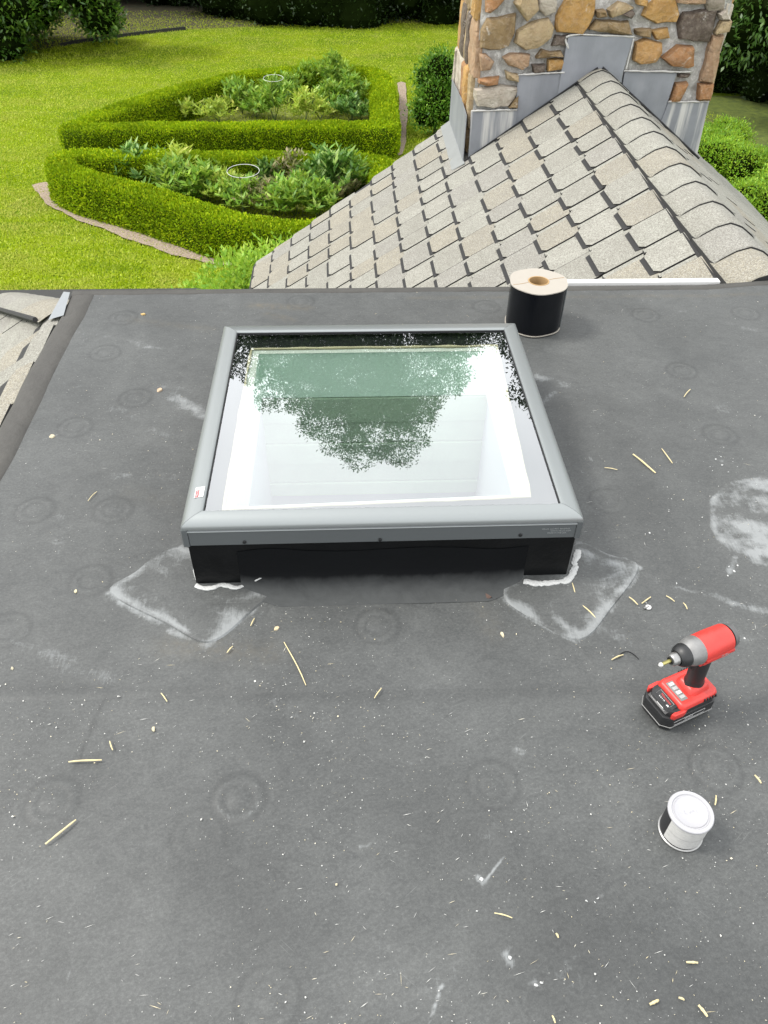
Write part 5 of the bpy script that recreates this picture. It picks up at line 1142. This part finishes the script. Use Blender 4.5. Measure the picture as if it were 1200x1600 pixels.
for s_ in (-1, 1):
    bm = bmesh.new(); prism(bm, [(.018, s_*.0375), (.030, s_*.041), (.052, s_*.040), (.057, s_*.033), (.046, s_*.031), (.020, s_*.033)], .038, .053, .003); P('latch', bm, RD2, None, 'red release latch')
    o = text('XC5.0', .0085, WP, (.010, s_*.0404, .0245), (math.pi/2, 0, 0 if s_ < 0 else math.pi), batt, ext=.0001)
    bm = bmesh.new(); tube(bm, [(-.03, s_*.0405, .0185), (.045, s_*.0405, .0185), (.048, s_*.0405, .0305), (-.03, s_*.0405, .0305)], .0005, 4, True); link('label_border', bm_mesh('side_border', bm, (GP,)), batt)
# red foot of the tool, slid on the battery
bm = bmesh.new(); prism(bm, [(-.064, -.030), (-.052, -.038), (.026, -.039), (.036, -.033), (.036, .033), (.026, .039), (-.052, .038), (-.064, .030)], .051, .064, .005, 3, .90); foot = P('foot', bm, RD2)
bm = bmesh.new(); prism(bm, [(-.050, -.024), (-.010, -.027), (.006, -.022), (.006, .022), (-.010, .027), (-.050, .024)], .060, .077, .006, 3, .72); P('foot_collar', bm, RD2)
bm = bmesh.new(); bx(bm, .010, .026, -.023, .023, .0635, .0652, .0006); cp = P('control_panel', bm, simple('panel_grey', (.22, .22, .21), .4)); 
for k in range(4):
    bm = bmesh.new(); bx(bm, .012, .023, -.020+k*.0105, -.013+k*.0105, .0652, .0660, .0003); link('mode_key', bm_mesh('mode_key', bm, (GP if k % 2 else WP,)), cp)
for s_ in (-1, 1):
    for k in range(5):
        bm = bmesh.new(); bx(bm, -.052+k*.007, -.049+k*.007, s_*.0372-.0015, s_*.0372+.0015, .053, .060, .0005); link('vent_slot', bm_mesh('vent_slot', bm, (DB,)), foot)
# handle, a leaning oval grip
def loft(secs, n=28):
    bm = bmesh.new(); R = []
    for (cx_, cz, a, b_, tilt) in secs:
        R.append([bm.verts.new((cx_+a*math.cos(t)*math.cos(tilt), b_*math.sin(t)*(1+.0*math.cos(t)), cz+a*math.cos(t)*math.sin(tilt))) for t in [2*math.pi*i/n for i in range(n)]])
    for A, B in zip(R, R[1:]): [bm.faces.new((A[i], A[(i+1) % n], B[(i+1) % n], B[i])) for i in range(n)]
    bm.faces.new(list(reversed(R[0]))); bm.faces.new(R[-1]); return bm
P('grip', loft([(-.022, .070, .0235, .0200, 0), (-.022, .080, .0200, .0170, 0), (-.020, .090, .0190, .0160, 0), (-.018, .112, .0195, .0165, 0), (-.016, .138, .0200, .0160, 0), (-.014, .164, .0215, .0165, 0), (-.013, .173, .0235, .0175, 0)]), DB)
bm = bmesh.new(); prism(bm, [(.002, -.0085), (.014, -.0075), (.016, 0), (.014, .0075), (.002, .0085)], .138, .162, .003); P('trigger', bm, DB)
bm = bmesh.new(); bx(bm, -.012, .012, -.0185, .0185, .160, .167, .002); P('direction_switch', bm, RD2)
# head: axis at z = .165
def xl(prof_, n=40):   # lathe about X at the head axis
    bm = bmesh.new(); lathe(bm, [(max(r_, .0004), x) for x, r_ in prof_], n, Matrix.Translation((0, 0, .194)) @ Matrix.Rotation(math.pi/2, 4, 'Y')); return bm
P('motor_housing', xl([(-.056, .0), (-.056, .022), (-.052, .0268), (-.010, .0282), (.012, .0275), (.016, .0262)]), RD2)
P('end_cap', xl([(-.070, .0), (-.070, .017), (-.067, .0225), (-.059, .0250), (-.0565, .0245)]), simple('endcap_dark', (.10, .10, .10), .5))
bm = bmesh.new(); prism(bm, [(-.052, -.0235), (.012, -.0235), (.012, .0235), (-.052, .0235)], .167, .183, .004); P('housing_skirt', bm, RD2)
for s_ in (-1, 1):
    bm = bmesh.new(); bx(bm, -.055, .014, s_*.0265-.0022, s_*.0265+.0022, .183, .190, .0015); P('side_rail', bm, RD2)
    text('FUEL', .008, GP, (-.03, s_*.0289, .1865), (math.pi/2, 0, 0 if s_ < 0 else math.pi), drill, ext=.0001)
P('gearcase', xl([(.0155, .0), (.0155, .0272), (.020, .0280), (.034, .0262), (.042, .0225), (.044, .0215)]), GM)
P('nose_bumper', xl([(.0435, .0), (.0435, .0222), (.047, .0230), (.056, .0205), (.061, .0165), (.063, .0140)]), DB)
P('collet', xl([(.062, .0), (.062, .0118), (.065, .0125), (.0745, .0120), (.077, .0102), (.077, .0068), (.074, .0060)]), STEEL)
P('collet_ring', xl([(.0755, .0), (.0755, .0078), (.0785, .0072), (.0785, .005)]), DB)
BITM = simple('brass_bit', (.48, .44, .16), .35, .6); P('driver_bit', xl([(.072, .0), (.072, .0034), (.094, .0034), (.096, .0026), (.098, .0026)], 6), BITM)
P('screw_tip', xl([(.0975, .0), (.0975, .0045), (.100, .0048), (.102, .0036), (.104, .002), (.1045, 0)], 14), simple('bright_tip', (.7, .7, .68), .3, .4))

# ==================================================================  LOOSE BITS
WOOD = simple('fresh_wood_splinter', (.70, .60, .34), .7, var=.25, scale=90)
def splinter(x0, y0, x1, y1, wpx, lb):
    a, b_ = at(x0, y0), at(x1, y1); L = np.linalg.norm(b_-a); w_ = wpx*.00072; bm = bmesh.new(); n = 5
    R = []
    for i in range(n+1):
        t = i/n; ww = w_*(.62+.38*math.sin(math.pi*min(.94, max(.1, t))))*(1+.15*math.sin(t*17+y0)); z = .0015+.003*math.sin(t*3.1)*.6; dy = .012*L*math.sin(t*4+x0)
        R.append([bm.verts.new((t*L-L/2, dy+s_*ww, z+h)) for s_, h in ((-1, 0), (-.5, ww*1.0), (.6, ww*1.1), (1, 0))])
    for A, B in zip(R, R[1:]): [bm.faces.new((A[k], A[(k+1) % 4], B[(k+1) % 4], B[k])) for k in range(4)]
    bm.faces.new(R[0]); bm.faces.new(R[-1]); c = (a+b_)/2
    o = link('wood_splinter', bm_mesh('wood_splinter', bm, (WOOD,)), None, (c[0], c[1], .003), (0, 0, math.atan2(b_[1]-a[1], b_[0]-a[0])))
    tag(o, lb, 'splinter', 'pale wood splinters scattered on the roof')
SPL = [(988, 712, 1024, 741, 3.2, 'largest pale wood splinter right of the skylight'), (1033, 703, 1050, 726, 2, 'second splinter just right of the largest one right of the skylight'), (944, 733, 964, 736, 1.6, 'short splinter between the skylight and the largest splinter'),
 (445, 1005, 478, 1073, 1.8, 'long thin splinter below the near edge of the skylight'), (585, 1093, 596, 1077, 1.8, 'short upright splinter in the middle of the roof'), (108, 1193, 160, 1189, 2.4, 'long level splinter near the left edge of the roof'),
 (172, 1160, 177, 1174, 2, 'tiny splinter just above the right end of the long level one'), (72, 1321, 120, 1283, 2.6, 'long slanting splinter at the lower left of the roof'), (893, 913, 898, 928, 1.8, 'tiny splinter touching the near right corner of the curb sealant'),
 (910, 948, 930, 968, 2, 'splinter lying on the near right sealed patch'), (982, 935, 996, 947, 2, 'left one of the two splinters forming a V above the washer'), (1002, 945, 1016, 935, 2.2, 'right one of the two splinters forming a V above the washer'),
 (1040, 933, 1053, 942, 1.8, 'short splinter right of the V-shaped pair'), (1067, 944, 1073, 954, 1.8, 'tiny steep splinter farthest right above the impact driver'), (955, 1033, 973, 1025, 2.2, 'splinter beside the black wire left of the impact driver'),
 (1115, 1022, 1129, 1014, 2, 'splinter under the tail of the impact driver'), (1116, 1260, 1118, 1245, 2.2, 'upright splinter right of the paint can lid'), (1178, 1213, 1188, 1226, 2.4, 'splinter at the right edge above the paint can'),
 (1014, 1571, 1028, 1564, 3.2, 'thick chip-like splinter at the bottom right, left of the pair'), (1090, 1572, 1104, 1590, 3, 'splinter at the very bottom right, steeply slanted'), (1059, 1560, 1068, 1564, 2.4, 'small splinter between the two lowest ones at the bottom right'),
 (1071, 1505, 1089, 1506, 2.6, 'level splinter above the group at the bottom right'), (862, 1588, 867, 1600, 2, 'splinter cut by the bottom edge of the picture'), (868, 1460, 872, 1467, 2.4, 'tiny chip-like splinter alone in the lower right middle'),
 (940, 607, 0, 0, 0, '')]
SPL = SPL[:-1]+[(1068, 622, 1078, 610, 2, 'splinter far right of the skylight, upper one'), (138, 785, 152, 770, 1.4, 'thin curved splinter left of the skylight frame'), (252, 1085, 262, 1098, 1.8, 'thin splinter left of the long thin one, below the left patch'), (392, 980, 398, 968, 2, 'short splinter just below the near left patch'), (355, 1022, 364, 1012, 2, 'short splinter at the lower tip of the near left patch'), (772, 1428, 800, 1436, 1.6, 'faint curved splinter in the lower middle of the roof')]
for s_ in SPL: splinter(*s_)
def chip(x, y, size, col, lb, name='wood_chip', cat='chip', h=.004):
    c = at(x, y); bm = bmesh.new(); n = 7; a = [bm.verts.new((size*(.6+.5*random.random())*math.cos(2*math.pi*i/n), size*(.4+.4*random.random())*math.sin(2*math.pi*i/n), 0)) for i in range(n)]
    t = [bm.verts.new((v.co.x*.85+h*random.uniform(-.4, .4), v.co.y*.85, h*.6*(.3+1.2*random.random()))) for v in a]; bm.faces.new(t); bm.faces.new(a); [bm.faces.new((a[i], a[(i+1) % n], t[(i+1) % n], t[i])) for i in range(n)]
    tag(link(name, bm_mesh(name, bm, (simple(name+'_mat', col, .8, var=.3, scale=80),)), None, (c[0], c[1], .002), (0, 0, random.uniform(0, 3))), lb, cat)
chip(432, 983, .0085, (.62, .52, .33), 'tan wood chip just below the near left sealed patch'); chip(785, 993, .008, (.60, .54, .38), 'pale wood chip below the near right of the skylight'); chip(119, 925, .0065, (.6, .55, .36), 'pale chip left of the near left patch')
chip(762, 933, .010, (.10, .06, .045), 'crumpled brown leaf bit in front of the curb', 'dry_leaf', 'leaf', .006); chip(224, 492, .011, (.55, .38, .14), 'small tan dry leaf near the far left edge of the roof', 'dry_leaf', 'leaf', .005)
chip(250, 610, .013, (.50, .38, .26), 'folded pale dry leaf left of the skylight', 'dry_leaf', 'leaf', .006); chip(82, 683, .012, (.5, .45, .32), 'pale dry leaf scrap near the left edge of the roof', 'dry_leaf', 'leaf', .004); chip(354, 974, .004, (.7, .34, .12), 'tiny orange crumb on the near left patch', 'wood_chip', 'chip', .003)
chip(20, 1045, .005, (.6, .55, .40), 'small pale chip at the left edge, mid height'); chip(240, 1140, .006, (.62, .56, .38), 'small pale chip left of centre, below the left patch')
w0 = at(1010, 952); wsh = thing('roofing_screw_cap', 'tiny white plastic cap with a screw above the impact driver', 'fastener', tuple(w0+np.array([0, 0, .003])))
bm = bmesh.new(); lathe(bm, [(.0015, 0), (.0065, 0), (.0065, .003), (.0015, .004)], 18, Matrix.Translation((.004, .002, 0))); link('cap', bm_mesh('cap', bm, (WHT,)), wsh); bm = bmesh.new(); tube(bm, [(-.008, -.001, .003), (.003, .001, .003)], .0022, 8); link('screw_shank', bm_mesh('screw_shank', bm, (STEEL,)), wsh)
bm = bmesh.new(); tube(bm, smooth_path([at(967, 1026, .003), at(972, 1020, .004), at(981, 1018, .006), at(991, 1023, .004), at(998, 1030, .003)], 5), .0011, 6)
tag(link('wire_offcut', bm_mesh('wire_offcut', bm, (RUB,), True)), 'short curved black wire left of the impact driver nose', 'wire')
# crumbs: too many to count
n = 19000; u = rng.uniform(-60, 1800, n); v = 452+(1650-452)*rng.uniform(0, 1, n)**1.15
Pc = np.array([at(a, b_) for a, b_ in zip(u, v)]); cl = np.array([noise.noise(Vector(p_*3.0)) for p_ in Pc]); keep = (cl+rng.uniform(-.35, .55, n) > .17) & ~((abs(Pc[:, 0]) < .45) & (abs(Pc[:, 1]) < .45)) & (Pc[:, 0] > -1.0) & (Pc[:, 1] < 1.03); Pc = Pc[keep]
Pc[:, 2] = .0028; m = len(Pc); a = rng.uniform(0, 6.28, m); sz = np.minimum(.00045+rng.exponential(.00036, m), .0028); el = rng.uniform(.25, 1, m)
D = np.stack([np.cos(a), np.sin(a), rng.uniform(-.05, .35, m)], 1); N_ = np.stack([rng.normal(size=m)*.3, rng.normal(size=m)*.3, np.ones(m)], 1)
ns_ = 1100; us = rng.uniform(0, 1700, ns_); vs = 470+(1600-470)*rng.uniform(0, 1, ns_)**1.0; Ps = np.array([at(a_, b_) for a_, b_ in zip(us, vs)])
cs = np.array([noise.noise(Vector(p_*2.3+np.array([9, 0, 0]))) for p_ in Ps]); ks = (cs > -.02) & ~((abs(Ps[:, 0]) < .47) & (abs(Ps[:, 1]) < .50)) & (Ps[:, 0] > -.98) & (Ps[:, 1] < 1.0); Ps = Ps[ks]; ns_ = len(Ps); Ps[:, 2] = .0022
as_ = np.where(rng.uniform(0, 1, ns_) < .6, rng.normal(.35, .4, ns_), rng.uniform(0, 6.28, ns_)); ls = np.minimum(.003+rng.exponential(.005, ns_), .022)
Pc = np.vstack([Pc, Ps]); D = np.vstack([D, np.stack([np.cos(as_), np.sin(as_), 0*as_], 1)]); N_ = np.vstack([N_, np.tile([0, 0, 1.0], (ns_, 1))]); el = np.r_[sz*2*el, rng.uniform(.0004, .0010, ns_)]; sz = np.r_[sz*2, ls]
CRM = NT('pale_crumbs'); rr = CRM.n('NewGeometry').outputs['Random Per Island']; CRM = CRM.done(CRM.bsdf(Base_Color=CRM.ramp(rr, [(0.0, (.3, .3, .29)), (.6, (.5, .5, .47)), (.85, (.50, .43, .26)), (1.0, (.25, .23, .2))]), Roughness=.8))
tag(link('crumbs', leaf_mesh('crumbs', Pc, D, N_, sz, el, CRM, .2)), 'pale crumbs and dust grains strewn over the membrane', 'crumbs', kind='stuff')
print('shingles', cnt)
